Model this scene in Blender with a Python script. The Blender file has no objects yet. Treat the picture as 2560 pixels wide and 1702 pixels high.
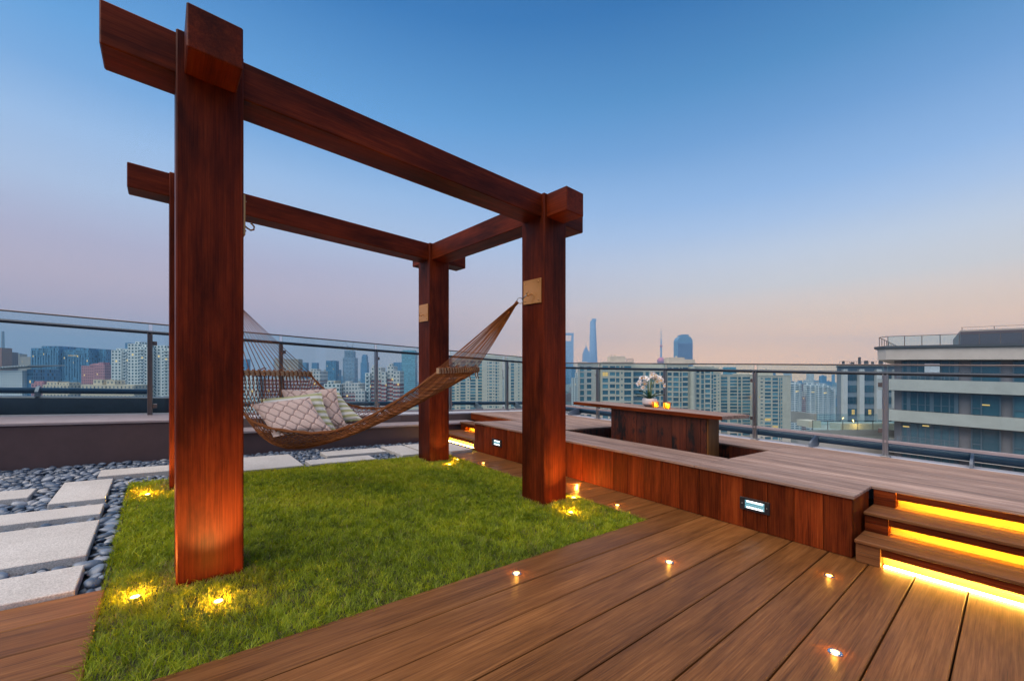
import bpy, math, random
import numpy as np
from mathutils import Vector
R = random.Random(7)
NR = np.random.default_rng(11)
scene = bpy.context.scene
COL = scene.collection

# ------------------------------------------------------------------ terrace frame
# a runs along the long pergola beams, b along the bench, h is height; the roof
# terrace frame is sheared so its level lines tilt across the view, posts and walls stand plumb.
TH = 0.8725
SHEAR = 0.0475  # sideways tilt of the level lines, fitted to the view
SA, CA = math.sin(TH), math.cos(TH)
AX = Vector((SA, CA, -SHEAR * SA))
BX = Vector((-CA, SA, SHEAR * CA))
OO = Vector((-1.6461, 2.0498, SHEAR * 1.6461))
CAMH = 1.1


def T(p):
    return OO + AX * p[0] + BX * p[1] + Vector((0, 0, p[2]))


def W(p):
    return Vector(p)


# ------------------------------------------------------------------ tagging
def tag(o, label=None, cat=None, group=None, kind=None):
    if label: o['label'] = label
    if cat: o['category'] = cat
    if group: o['group'] = group
    if kind: o['kind'] = kind
    return o


def empty(name, loc, label, cat, group=None):
    o = bpy.data.objects.new(name, None)
    o.empty_display_size = 0.1
    o.location = loc
    COL.objects.link(o)
    return tag(o, label, cat, group)


def base_of(o):
    v = Vector((0, 0, 0))
    while o is not None:
        v += o.location
        o = o.parent
    return v


def copy_tree(o, parent=None):
    c = o.copy()
    COL.objects.link(c)
    if parent is not None:
        c.parent = parent
    for ch in list(o.children):
        copy_tree(ch, c)
    return c


# ------------------------------------------------------------------ mesh builder
class MB:
    def __init__(self, tf=T):
        self.tf, self.v, self.f, self.g, self.m = tf, [], [], [], []

    def add(self, vs, fs, gs=None, mi=0, raw=False):
        n = len(self.v)
        self.v += [Vector(p) if raw else self.tf(p) for p in vs]
        self.g += gs if gs is not None else [tuple(p) for p in vs]
        for q in fs:
            self.f.append(tuple(i + n for i in q))
            self.m.append(mi)

    def box(self, x0, x1, y0, y1, z0, z1, ax=0, ch=0.0, mi=0, rnd=True):
        c = ((x0 + x1) / 2, (y0 + y1) / 2, (z0 + z1) / 2)
        hs = ((x1 - x0) / 2, (y1 - y0) / 2, (z1 - z0) / 2)
        off = (R.uniform(0, 50), R.uniform(0, 50), R.uniform(0, 50)) if rnd else (0, 0, 0)
        vs, idx = [], {}
        sg = [(i, j, k) for i in (-1, 1) for j in (-1, 1) for k in (-1, 1)]
        if ch <= 0:
            for s in sg:
                idx[s] = len(vs)
                vs.append([c[q] + s[q] * hs[q] for q in range(3)])
            fs = []
            for q in range(3):
                o1, o2 = (q + 1) % 3, (q + 2) % 3
                for sn in (-1, 1):
                    ring = []
                    for (u, w) in ((-1, -1), (1, -1), (1, 1), (-1, 1)):
                        s = [0, 0, 0]; s[q] = sn; s[o1] = u; s[o2] = w
                        ring.append(idx[tuple(s)])
                    fs.append(ring if sn > 0 else ring[::-1])
        else:
            ch = min(ch, 0.49 * min(hs) * 2)
            for s in sg:
                for q in range(3):
                    idx[(s, q)] = len(vs)
                    vs.append([c[r] + s[r] * (hs[r] - (0 if r == q else ch)) for r in range(3)])
            fs = []

            def orient(ring):
                p = [Vector(vs[i]) for i in ring]
                n = (p[1] - p[0]).cross(p[2] - p[0])
                mid = sum(p, Vector()) / len(p) - Vector(c)
                return ring if n.dot(mid) > 0 else ring[::-1]
            for q in range(3):
                o1, o2 = (q + 1) % 3, (q + 2) % 3
                for sn in (-1, 1):
                    ring = []
                    for (u, w) in ((-1, -1), (1, -1), (1, 1), (-1, 1)):
                        s = [0, 0, 0]; s[q] = sn; s[o1] = u; s[o2] = w
                        ring.append(idx[(tuple(s), q)])
                    fs.append(orient(ring))
                for u in (-1, 1):
                    for w in (-1, 1):
                        s1 = [0, 0, 0]; s1[o1] = u; s1[o2] = w
                        a = list(s1); a[q] = -1; b = list(s1); b[q] = 1
                        fs.append(orient([idx[(tuple(a), o1)], idx[(tuple(b), o1)], idx[(tuple(b), o2)], idx[(tuple(a), o2)]]))
            for s in sg:
                fs.append(orient([idx[(s, 0)], idx[(s, 1)], idx[(s, 2)]]))
        o1, o2 = (ax + 1) % 3, (ax + 2) % 3
        gs = [(p[ax] + off[0], p[o1] + off[1], p[o2] + off[2]) for p in vs]
        self.add(vs, fs, gs, mi)

    def facade(self, x0, x1, y0, y1, z0, z1, mi=0):
        """a box whose grain attribute runs in metres along each face (u, height)."""
        P = [(x0, y0), (x1, y0), (x1, y1), (x0, y1)]
        u = 0.0
        for i in range(4):
            a, b = P[i], P[(i + 1) % 4]
            d = math.hypot(b[0] - a[0], b[1] - a[1])
            self.add([(a[0], a[1], z0), (b[0], b[1], z0), (b[0], b[1], z1), (a[0], a[1], z1)], [(0, 1, 2, 3)],
                     [(u, z0 - z1, 0), (u + d, z0 - z1, 0), (u + d, 0, 0), (u, 0, 0)], mi)
            u += d
        self.add([(p[0], p[1], z1) for p in P], [(0, 1, 2, 3)], [(0.02, 0.01, 1)] * 4, mi)

    def prism(self, poly, z0, z1, mi=0):
        n = len(poly)
        vs = [(p[0], p[1], z0) for p in poly] + [(p[0], p[1], z1) for p in poly]
        fs = [tuple(range(n))[::-1], tuple(range(n, 2 * n))]
        fs += [(i, (i + 1) % n, n + (i + 1) % n, n + i) for i in range(n)]
        self.add(vs, fs, None, mi)

    def slab(self, poly, d, mi=0):
        """poly: list of 3-tuples (planar), thickened by vector d."""
        n = len(poly)
        vs = [tuple(p) for p in poly] + [(p[0] + d[0], p[1] + d[1], p[2] + d[2]) for p in poly]
        fs = [tuple(range(n))[::-1], tuple(range(n, 2 * n))]
        fs += [(i, (i + 1) % n, n + (i + 1) % n, n + i) for i in range(n)]
        self.add(vs, fs, None, mi)

    def tube(self, pts, r, n=6, mi=0, raw=False, closed=False):
        P = [Vector(p) if raw else self.tf(p) for p in pts]
        m = len(P)
        rr = r if isinstance(r, (list, tuple)) else [r] * m
        up = Vector((0.12, 0.33, 0.93)).normalized()
        vs, gs = [], []
        L = 0
        o = R.uniform(0, 20)
        for i, p in enumerate(P):
            if closed:
                t = P[(i + 1) % m] - P[i - 1]
            else:
                t = P[min(i + 1, m - 1)] - P[max(i - 1, 0)]
            if t.length < 1e-9: t = Vector((0, 0, 1))
            t.normalize()
            x = t.cross(up)
            if x.length < 0.05: x = t.cross(Vector((1, 0, 0)))
            x.normalize()
            y = x.cross(t)
            if i: L += (p - P[i - 1]).length
            for k in range(n):
                an = 2 * math.pi * k / n
                vs.append(p + (x * math.cos(an) + y * math.sin(an)) * rr[i])
                gs.append((L + o, math.cos(an) * r_(rr, i) + o, math.sin(an) * r_(rr, i)))
        fs = []
        for i in range(m if closed else m - 1):
            j = (i + 1) % m
            for k in range(n):
                fs.append((i * n + k, i * n + (k + 1) % n, j * n + (k + 1) % n, j * n + k))
        if not closed:
            fs.append(tuple(range(n))[::-1])
            fs.append(tuple((m - 1) * n + k for k in range(n)))
        self.add(vs, fs, gs, mi, raw=True)

    def lathe(self, c, prof, n=24, mi=0):
        C = self.tf(c)
        vs, fs = [], []
        for (r, z) in prof:
            for k in range(n):
                an = 2 * math.pi * k / n
                vs.append(C + Vector((r * math.cos(an), r * math.sin(an), z)))
        for i in range(len(prof) - 1):
            for k in range(n):
                fs.append((i * n + k, i * n + (k + 1) % n, (i + 1) * n + (k + 1) % n, (i + 1) * n + k))
        fs.append(tuple(range(n))[::-1])
        fs.append(tuple((len(prof) - 1) * n + k for k in range(n)))
        self.add(vs, fs, [tuple(p - C) for p in vs], mi, raw=True)

    def build(self, name, mats, parent=None, loc=None, smooth=False):
        if parent is not None:
            b = base_of(parent)
        elif loc is not None:
            b = Vector(loc)
        else:
            lo = [min(v[i] for v in self.v) for i in range(3)]
            hi = [max(v[i] for v in self.v) for i in range(3)]
            b = Vector(((lo[0] + hi[0]) / 2, (lo[1] + hi[1]) / 2, lo[2]))
        me = bpy.data.meshes.new(name)
        me.from_pydata([v - b for v in self.v], [], self.f)
        at = me.attributes.new('grain', 'FLOAT_VECTOR', 'POINT')
        at.data.foreach_set('vector', np.array(self.g, dtype=np.float32).ravel())
        if not isinstance(mats, (list, tuple)): mats = [mats]
        for mt in mats: me.materials.append(mt)
        if len(mats) > 1:
            me.polygons.foreach_set('material_index', np.array(self.m, dtype=np.int32))
        if smooth:
            me.polygons.foreach_set('use_smooth', np.ones(len(self.f), dtype=bool))
        me.update()
        o = bpy.data.objects.new(name, me)
        COL.objects.link(o)
        if parent is not None:
            o.parent = parent
        else:
            o.location = b
        return o


def r_(rr, i):
    return rr[i]


# ------------------------------------------------------------------ materials
class NT:
    def __init__(self, name):
        self.mat = bpy.data.materials.new(name)
        self.mat.use_nodes = True
        self.t = self.mat.node_tree
        self.t.nodes.clear()
        self.out = self.t.nodes.new('ShaderNodeOutputMaterial')

    def n(self, kind, **kw):
        nd = self.t.nodes.new(kind)
        for k, v in kw.items():
            if k == 'ins':
                for a, b in v.items():
                    if hasattr(b, 'is_output'): self.t.links.new(b, nd.inputs[a])
                    else: nd.inputs[a].default_value = b
            else:
                setattr(nd, k, v)
        return nd

    def math(self, op, a, b=None, c=None):
        nd = self.t.nodes.new('ShaderNodeMath'); nd.operation = op
        for i, x in enumerate((a, b, c)):
            if x is None: continue
            if hasattr(x, 'is_output'): self.t.links.new(x, nd.inputs[i])
            else: nd.inputs[i].default_value = x
        return nd.outputs[0]

    def grain(self, scale=(1, 1, 1)):
        a = self.n('ShaderNodeAttribute', attribute_name='grain')
        m = self.n('ShaderNodeMapping', ins={'Vector': a.outputs['Vector'], 'Scale': scale})
        return m.outputs[0]

    def noise(self, vec, scale, detail=4, rough=0.6):
        return self.n('ShaderNodeTexNoise', ins={'Vector': vec, 'Scale': scale, 'Detail': detail, 'Roughness': rough}).outputs['Fac']

    def ramp(self, fac, stops):
        nd = self.n('ShaderNodeValToRGB', ins={'Fac': fac})
        cr = nd.color_ramp
        while len(cr.elements) > 1: cr.elements.remove(cr.elements[-1])
        cr.elements[0].position = stops[0][0]; cr.elements[0].color = (*stops[0][1], 1)
        for p, c in stops[1:]:
            e = cr.elements.new(p); e.color = (*c, 1)
        return nd.outputs['Color']

    def mix(self, f, a, b, mode='MIX'):
        nd = self.t.nodes.new('ShaderNodeMix'); nd.data_type = 'RGBA'; nd.blend_type = mode
        for s, x in ((nd.inputs[0], f), (nd.inputs[6], a), (nd.inputs[7], b)):
            if hasattr(x, 'is_output'): self.t.links.new(x, s)
            elif isinstance(x, tuple): s.default_value = (*x, 1)
            else: s.default_value = x
        return nd.outputs[2]

    def bsdf(self, color, rough=0.6, spec=0.5, metal=0.0, bump=None, bs=0.3, bd=0.002, coat=0.0, **kw):
        nd = self.n('ShaderNodeBsdfPrincipled')
        for k, x in (('Base Color', color), ('Roughness', rough), ('Specular IOR Level', spec), ('Metallic', metal), ('Coat Weight', coat)):
            if hasattr(x, 'is_output'): self.t.links.new(x, nd.inputs[k])
            elif isinstance(x, tuple): nd.inputs[k].default_value = (*x, 1)
            else: nd.inputs[k].default_value = x
        for k, x in kw.items():
            k = k.replace('_', ' ')
            if hasattr(x, 'is_output'): self.t.links.new(x, nd.inputs[k])
            elif isinstance(x, tuple): nd.inputs[k].default_value = (*x, 1)
            else: nd.inputs[k].default_value = x
        if bump is not None:
            b = self.n('ShaderNodeBump', ins={'Height': bump, 'Strength': bs, 'Distance': bd})
            self.t.links.new(b.outputs[0], nd.inputs['Normal'])
        return nd.outputs[0]

    def done(self, sh):
        self.t.links.new(sh, self.out.inputs['Surface'])
        return self.mat


def wood(name, dark, mid, light, rough=0.5, spec=0.5, blot=0.5, per=0.35, fine=1.0, stain=None, coat=0.0):
    m = NT(name)
    g1 = m.grain((1.3, 34, 34)); g2 = m.grain((5, 210, 210)); g3 = m.grain((1.3, 5, 5)); g4 = m.grain((0.5, 9, 9))
    n1 = m.noise(g1, 1.0, 5, 0.65); n2 = m.noise(g2, 1.0, 3, 0.6); n3 = m.noise(g3, 1.0, 4, 0.6); n4 = m.noise(g4, 1.0, 2)
    n5 = m.noise(m.grain((1.7, 95, 95)), 1.0, 3, 0.7)
    s = m.math('ADD', m.math('MULTIPLY', n1, 0.26), m.math('ADD', m.math('MULTIPLY', n2, 0.32 * fine), m.math('ADD', m.math('MULTIPLY', n4, 0.14), m.math('MULTIPLY', n5, 0.28))))
    c = m.ramp(s, [(0.385, dark), (0.5, mid), (0.615, light)])
    bl = m.ramp(m.noise(m.grain((1.1, 4.5, 4.5)), 1.0, 6, 0.68), [(0.36, (1 - blot, 1 - blot, 1 - blot)), (0.60, (1, 1, 1))])
    c = m.mix(1.0, c, bl, 'MULTIPLY')
    geo = m.n('ShaderNodeNewGeometry')
    rv = m.math('ADD', m.math('MULTIPLY', geo.outputs['Random Per Island'], per), 1 - per / 2)
    hsv = m.n('ShaderNodeHueSaturation', ins={'Color': c, 'Value': rv, 'Hue': 0.5, 'Saturation': 1.0})
    c = hsv.outputs[0]
    if stain is not None:
        a = m.n('ShaderNodeAttribute', attribute_name='grain')
        st = m.noise(m.grain((2.8, 9, 9)), 1.0, 6, 0.72)
        c = m.mix(m.ramp(st, [(stain, (1, 1, 1)), (stain + 0.07, (0, 0, 0))]), c, (0.006, 0.004, 0.004))
    rg = m.math('ADD', m.math('MULTIPLY', n3, 0.25), rough - 0.12)
    return m.done(m.bsdf(c, rg, spec, bump=s, bs=0.35, bd=0.003, coat=coat, Coat_Roughness=0.25))


def plain(name, col, rough=0.5, metal=0.0, spec=0.5, var=0.15, nscale=8, bump=0.0):
    m = NT(name)
    tc = m.grain((1, 1, 1))
    n = m.noise(tc, nscale, 5, 0.65)
    lo = tuple(x * (1 - var) for x in col); hi = tuple(min(1, x * (1 + var)) for x in col)
    c = m.ramp(n, [(0.3, lo), (0.7, hi)])
    n2 = m.noise(tc, nscale * 14, 3)
    return m.done(m.bsdf(c, rough, spec, metal, bump=(n2 if bump else None), bs=bump, bd=0.003))


def emit(name, col, strength):
    m = NT(name)
    e = m.n('ShaderNodeEmission', ins={'Color': (*col, 1), 'Strength': strength})
    return m.done(e.outputs[0])


def glass_mat(name, tint, gloss=0.08, rough=0.01):
    m = NT(name)
    tr = m.n('ShaderNodeBsdfTransparent', ins={'Color': (*tint, 1)})
    gl = m.n('ShaderNodeBsdfGlossy', ins={'Color': (0.9, 0.97, 1, 1), 'Roughness': rough})
    fr = m.n('ShaderNodeFresnel', ins={'IOR': 1.45})
    fac = m.math('MULTIPLY', fr.outputs[0], gloss / 0.08)
    fac = m.math('MINIMUM', fac, 0.9)
    mx = m.n('ShaderNodeMixShader', ins={0: fac, 1: tr.outputs[0], 2: gl.outputs[0]})
    return m.done(mx.outputs[0])


def facade_mat(name, wall, glass, bw, fh, wx, wz, lit=0.01, rough=0.5, band=None, vary=0.25):
    """window grid on a far block: openings bw x fh metres apart taking wx, wz of the cell."""
    m = NT(name)
    a = m.n('ShaderNodeAttribute', attribute_name='grain')
    sp = m.n('ShaderNodeSeparateXYZ', ins={0: a.outputs['Vector']})
    u = m.math('DIVIDE', sp.outputs[0], bw); v = m.math('DIVIDE', sp.outputs[1], fh)
    fu = m.math('FRACT', u); fv = m.math('FRACT', v)
    iu = m.math('LESS_THAN', m.math('ABSOLUTE', m.math('SUBTRACT', fu, 0.5)), wx / 2)
    iv = m.math('LESS_THAN', m.math('ABSOLUTE', m.math('SUBTRACT', fv, 0.5)), wz / 2)
    roof = m.math('LESS_THAN', sp.outputs[2], 0.5)
    win = m.math('MULTIPLY', m.math('MULTIPLY', iu, iv), roof)
    cell = m.n('ShaderNodeCombineXYZ', ins={0: m.math('FLOOR', u), 1: m.math('FLOOR', v)})
    wn = m.n('ShaderNodeTexWhiteNoise', noise_dimensions='2D', ins={'Vector': cell.outputs[0]})
    gv = m.mix(wn.outputs['Value'], tuple(x * (1 - vary) for x in glass), tuple(min(1, x * (1 + vary * 2.5)) for x in glass))
    wall_c = m.mix(m.noise(a.outputs['Vector'], 0.15, 4), tuple(x * 0.85 for x in wall), tuple(min(1, x * 1.12) for x in wall))
    if band:
        lower = m.math('LESS_THAN', sp.outputs[1], -band[0])
        stripe = m.math('LESS_THAN', m.math('FRACT', m.math('DIVIDE', sp.outputs[1], fh)), 0.62)
        wall_c = m.mix(m.math('MULTIPLY', lower, stripe), wall_c, band[1])
    c = m.mix(win, wall_c, gv)
    rg = m.math('SUBTRACT', rough + 0.2, m.math('MULTIPLY', win, rough))
    sh = m.bsdf(c, rg, 0.5)
    if lit > 0:
        on = m.math('MULTIPLY', win, m.math('LESS_THAN', wn.outputs['Value'], lit))
        em = m.n('ShaderNodeEmission', ins={'Color': (1, 0.62, 0.22, 1), 'Strength': 1.1})
        sh = m.n('ShaderNodeMixShader', ins={0: on, 1: sh, 2: em.outputs[0]}).outputs[0]
    return m.done(sh)


M = {}
M['pergola'] = wood('stained_hardwood', (0.075, 0.009, 0.002), (0.130, 0.017, 0.0035), (0.195, 0.030, 0.006), rough=0.46, blot=0.68, per=0.1, spec=0.10)
M['deck'] = wood('oiled_decking', (0.100, 0.036, 0.010), (0.200, 0.077, 0.021), (0.30, 0.126, 0.039), rough=0.44, blot=0.32, per=0.40, spec=0.20)
M['panel'] = wood('red_panel_wood', (0.070, 0.010, 0.002), (0.175, 0.028, 0.005), (0.27, 0.055, 0.010), rough=0.52, blot=0.55, per=0.5, spec=0.10)
M['stained'] = wood('weather_stained_wood', (0.055, 0.009, 0.004), (0.125, 0.022, 0.007), (0.19, 0.042, 0.012), rough=0.5, blot=0.45, per=0.4, stain=0.405)
M['greywood'] = wood('silvered_decking', (0.110, 0.062, 0.045), (0.33, 0.212, 0.165), (0.56, 0.40, 0.33), rough=0.6, blot=0.25, per=0.35, spec=0.3)
M['tread'] = wood('tread_wood', (0.085, 0.030, 0.012), (0.18, 0.070, 0.026), (0.27, 0.12, 0.045), rough=0.5, blot=0.25, per=0.25, spec=0.15)
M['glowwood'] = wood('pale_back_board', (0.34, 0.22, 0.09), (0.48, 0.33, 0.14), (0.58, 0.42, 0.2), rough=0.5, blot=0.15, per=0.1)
M['barwood'] = wood('pale_bar_wood', (0.35, 0.20, 0.10), (0.48, 0.29, 0.16), (0.58, 0.38, 0.22), rough=0.5, blot=0.15, per=0.2)
M['void'] = plain('dark_void', (0.006, 0.005, 0.005), 0.9)
M['brass'] = plain('copper_plate', (0.66, 0.30, 0.095), 0.16, 0.5, var=0.06)
M['hook'] = plain('hook_metal', (0.40, 0.22, 0.10), 0.3, 1.0)
M['steel'] = plain('brushed_steel', (0.36, 0.36, 0.37), 0.34, 1.0, var=0.08, nscale=3)
M['bronze'] = plain('warm_steel', (0.20, 0.17, 0.16), 0.35, 0.9, var=0.1)
M['darkrail'] = plain('dark_rail_metal', (0.035, 0.045, 0.06), 0.30, 0.6, var=0.1)
M['bluepipe'] = plain('painted_blue_pipe', (0.020, 0.060, 0.105), 0.32, 0.0, var=0.2, nscale=5)
M['bracket'] = plain('bracket_paint', (0.16, 0.19, 0.23), 0.45, 0.1, var=0.15)
M['kerb'] = plain('white_kerb', (0.62, 0.62, 0.66), 0.7, var=0.1, nscale=4, bump=0.2)
M['wall'] = plain('plum_render', (0.085, 0.053, 0.056), 0.75, var=0.12, nscale=5, bump=0.25)
M['ledge'] = plain('grey_stone_coping', (0.30, 0.25, 0.26), 0.65, var=0.15, nscale=6, bump=0.2)
M['brown_tile'] = plain('brown_tile', (0.12, 0.085, 0.08), 0.4, var=0.15, nscale=3)
M['screw'] = plain('screw_steel', (0.6, 0.6, 0.62), 0.3, 1.0)
M['trim'] = plain('light_trim_steel', (0.70, 0.70, 0.72), 0.22, 1.0, var=0.05)
M['glass'] = glass_mat('balustrade_glass', (0.855, 0.945, 0.962), 0.065)
M['glass_edge'] = plain('glass_edge', (0.22, 0.40, 0.42), 0.15, var=0.1)
M['lampglass'] = emit('warm_lamp_lens', (1.0, 0.52, 0.09), 16)
M['grasslamp'] = emit('grass_lamp_lens', (1.0, 0.60, 0.13), 40)
M['led'] = emit('led_strip_yellow', (1.0, 0.56, 0.025), 150)
M['ledwhite'] = emit('led_strip_core', (1.0, 0.60, 0.11), 75)
M['coldled'] = emit('cold_led_lens', (0.34, 0.78, 0.92), 0.8)
M['coldtube'] = emit('cold_led_tube', (0.95, 0.97, 1.0), 5)
M['black_plastic'] = plain('black_fitting', (0.012, 0.016, 0.022), 0.35, var=0.2)
_m = NT('brown_rope'); _g = _m.n('ShaderNodeNewGeometry')
_c = _m.ramp(_g.outputs['Random Per Island'], [(0, (0.14, 0.041, 0.012)), (0.6, (0.26, 0.084, 0.023)), (1, (0.42, 0.15, 0.045))])
_n = _m.noise(_m.grain((260, 90, 90)), 1.0, 2)
M['rope'] = _m.done(_m.bsdf(_m.mix(1.0, _c, _m.ramp(_n, [(.35, (.55, .55, .55)), (.65, (1.1, 1.1, 1.1))]), 'MULTIPLY'), 0.75, 0.3, bump=_n, bs=.6, bd=.003))
M['flame'] = emit('candle_flame', (1.0, 0.55, 0.12), 14)
M['wax'] = plain('wax', (0.75, 0.62, 0.42), 0.5)
_m = NT('amber_glass')
_t = _m.n('ShaderNodeBsdfTranslucent', ins={'Color': (0.95, 0.50, 0.04, 1)}); _p = _m.n('ShaderNodeBsdfTransparent', ins={'Color': (0.98, 0.72, 0.25, 1)}); _q = _m.n('ShaderNodeBsdfGlossy', ins={'Roughness': .12})
_x = _m.n('ShaderNodeMixShader', ins={0: .5, 1: _t.outputs[0], 2: _p.outputs[0]}); _y = _m.n('ShaderNodeMixShader', ins={0: .08, 1: _x.outputs[0], 2: _q.outputs[0]})
M['amber'] = _m.done(_y.outputs[0])
M['potwhite'] = plain('white_glaze', (0.66, 0.62, 0.62), 0.4, var=0.06, nscale=20, bump=0.15)
M['potgrey'] = plain('grey_glaze', (0.12, 0.11, 0.12), 0.5)
M['leaf'] = plain('orchid_leaf', (0.012, 0.06, 0.03), 0.4, var=0.3)
M['stem'] = plain('orchid_stem', (0.16, 0.19, 0.03), 0.5)
M['petal'] = plain('orchid_petal', (0.84, 0.84, 0.86), 0.6, var=0.08, nscale=40)
M['lip'] = plain('orchid_lip', (0.75, 0.42, 0.05), 0.5)
M['cable'] = plain('white_cable', (0.7, 0.75, 0.8), 0.4)
M['soil'] = plain('lawn_soil', (0.028, 0.030, 0.010), 0.95, var=0.4, nscale=20)
M['subfloor'] = plain('dark_subfloor', (0.010, 0.009, 0.009), 0.9)
M['gravelbed'] = plain('gravel_bed', (0.03, 0.034, 0.04), 0.9, var=0.4, nscale=40)


def slab_mat():
    m = NT('pale_granite')
    g = m.grain()
    n = m.noise(g, 160, 3, 0.8); n2 = m.noise(g, 2.5, 5, 0.6)
    c = m.ramp(n, [(0.3, (0.29, 0.275, 0.265)), (0.5, (0.53, 0.51, 0.49)), (0.7, (0.72, 0.70, 0.67))])
    c = m.mix(1.0, c, m.ramp(n2, [(0.3, (0.82, 0.81, 0.80)), (0.65, (1, 1, 1))]), 'MULTIPLY')
    return m.done(m.bsdf(c, 0.7, 0.4, bump=n, bs=0.25, bd=0.002))


def pebble_mat():
    m = NT('river_pebble')
    oi = m.n('ShaderNodeObjectInfo'); geo = m.n('ShaderNodeNewGeometry')
    rv = m.math('FRACT', m.math('ADD', oi.outputs['Random'], geo.outputs['Random Per Island']))
    c = m.ramp(rv, [(0.0, (0.032, 0.052, 0.085)), (0.35, (0.075, 0.110, 0.165)), (0.65, (0.135, 0.18, 0.25)), (0.88, (0.27, 0.31, 0.365)), (1.0, (0.36, 0.36, 0.36))])
    tc = m.n('ShaderNodeTexCoord')
    n = m.noise(tc.outputs['Object'], 45, 4, 0.7)
    c = m.mix(1.0, c, m.ramp(n, [(0.3, (0.72, 0.72, 0.74)), (0.7, (1.1, 1.1, 1.1))]), 'MULTIPLY')
    return m.done(m.bsdf(c, 0.34, 0.5, bump=n, bs=0.15, bd=0.002))


def grass_mat():
    m = NT('grass_blade')
    a = m.n('ShaderNodeAttribute', attribute_name='tint')
    c = m.ramp(a.outputs['Fac'], [(0.0, (0.09, 0.125, 0.005)), (0.3, (0.235, 0.31, 0.010)), (0.55, (0.39, 0.44, 0.012)), (0.8, (0.56, 0.53, 0.022)), (0.93, (0.27, 0.25, 0.06)), (1.0, (0.30, 0.22, 0.10))])
    d = m.n('ShaderNodeBsdfDiffuse', ins={'Color': c})
    t = m.n('ShaderNodeBsdfTranslucent', ins={'Color': c})
    mx = m.n('ShaderNodeMixShader', ins={0: 0.38, 1: d.outputs[0], 2: t.outputs[0]})
    g = m.n('ShaderNodeBsdfGlossy', ins={'Color': (0.8, 0.9, 0.7, 1), 'Roughness': 0.45})
    mx2 = m.n('ShaderNodeMixShader', ins={0: 0.03, 1: mx.outputs[0], 2: g.outputs[0]})
    return m.done(mx2.outputs[0])


def quilt_mat():
    m = NT('quilted_fabric')
    a = m.n('ShaderNodeAttribute', attribute_name='grain')
    sp = m.n('ShaderNodeSeparateXYZ', ins={0: a.outputs['Vector']})
    U = m.math('MULTIPLY', sp.outputs[0], 8.4); V = m.math('MULTIPLY', sp.outputs[1], 3.7)
    # ogee lattice: mirrored waves that touch and part
    wv = m.math('MULTIPLY', m.math('SINE', m.math('MULTIPLY', U, math.pi)), 0.25)
    p1 = m.math('ABSOLUTE', m.math('SUBTRACT', m.math('FRACT', m.math('ADD', V, m.math('ADD', wv, 0.25))), 0.5))
    p2 = m.math('ABSOLUTE', m.math('SUBTRACT', m.math('FRACT', m.math('SUBTRACT', V, m.math('ADD', wv, 0.25))), 0.5))
    d = m.math('MINIMUM', p1, p2)
    line = m.math('LESS_THAN', d, 0.030)
    puff = m.n('ShaderNodeMapRange', ins={'Value': d, 'From Min': 0.0, 'From Max': 0.16, 'To Min': 0.0, 'To Max': 1.0}).outputs[0]
    wr = m.noise(m.grain((7, 7, 7)), 1.4, 5, 0.65)
    c = m.mix(m.noise(m.grain(), 8, 3), (0.46, 0.345, 0.31), (0.56, 0.43, 0.39))
    c = m.mix(line, c, (0.22, 0.13, 0.115))
    hgt = m.math('ADD', m.math('MULTIPLY', puff, 0.8), m.math('MULTIPLY', wr, 0.6))
    return m.done(m.bsdf(c, 0.75, 0.3, bump=hgt, bs=0.8, bd=0.012, Sheen_Weight=0.2))


def stripe_mat():
    m = NT('striped_fabric')
    a = m.n('ShaderNodeAttribute', attribute_name='grain')
    sp = m.n('ShaderNodeSeparateXYZ', ins={0: a.outputs['Vector']})
    fr = m.math('FRACT', m.math('MULTIPLY', sp.outputs[0], 6.5))
    c = m.ramp(fr, [(0.0, (0.56, 0.58, 0.56)), (0.14, (0.60, 0.61, 0.60)), (0.16, (0.31, 0.31, 0.16)), (0.22, (0.60, 0.61, 0.60)), (0.26, (0.60, 0.61, 0.60)), (0.30, (0.30, 0.31, 0.15)), (0.70, (0.34, 0.35, 0.18)), (0.74, (0.60, 0.61, 0.60)), (0.80, (0.31, 0.31, 0.16)), (0.86, (0.60, 0.61, 0.60))])
    wr = m.noise(m.grain((7, 7, 7)), 1.2, 4, 0.65)
    return m.done(m.bsdf(c, 0.75, 0.3, bump=wr, bs=0.6, bd=0.01, Sheen_Weight=0.2))


M['slab'] = slab_mat(); M['pebble'] = pebble_mat(); M['grass'] = grass_mat(); M['quilt'] = quilt_mat(); M['stripe'] = stripe_mat()

# ------------------------------------------------------------------ camera
cam = bpy.data.cameras.new('camera')
cam.sensor_width = 36; cam.sensor_fit = 'HORIZONTAL'
cam.lens = 963.66 / 2358 * 36
cam.shift_y = (868.96 - 784) / 2358
cam.clip_start = 0.05; cam.clip_end = 40000
co = bpy.data.objects.new('camera', cam)
co.location = (0, 0, CAMH); co.rotation_euler = (math.pi / 2, 0, 0)
COL.objects.link(co); scene.camera = co

# ------------------------------------------------------------------ sky and light
def sr(r, g, b):
    def c(x):
        x /= 255
        return x / 12.92 if x <= 0.04045 else ((x + 0.055) / 1.055) ** 2.4
    return (c(r), c(g), c(b))


SUN_EL, SUN_ROT = math.radians(64), math.radians(200)
wd = bpy.data.worlds.new('World'); scene.world = wd; wd.use_nodes = True
wt = wd.node_tree; wt.nodes.clear()
wo = wt.nodes.new('ShaderNodeOutputWorld')
tc = wt.nodes.new('ShaderNodeTexCoord')
sep = wt.nodes.new('ShaderNodeSeparateXYZ'); wt.links.new(tc.outputs['Generated'], sep.inputs[0])


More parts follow.
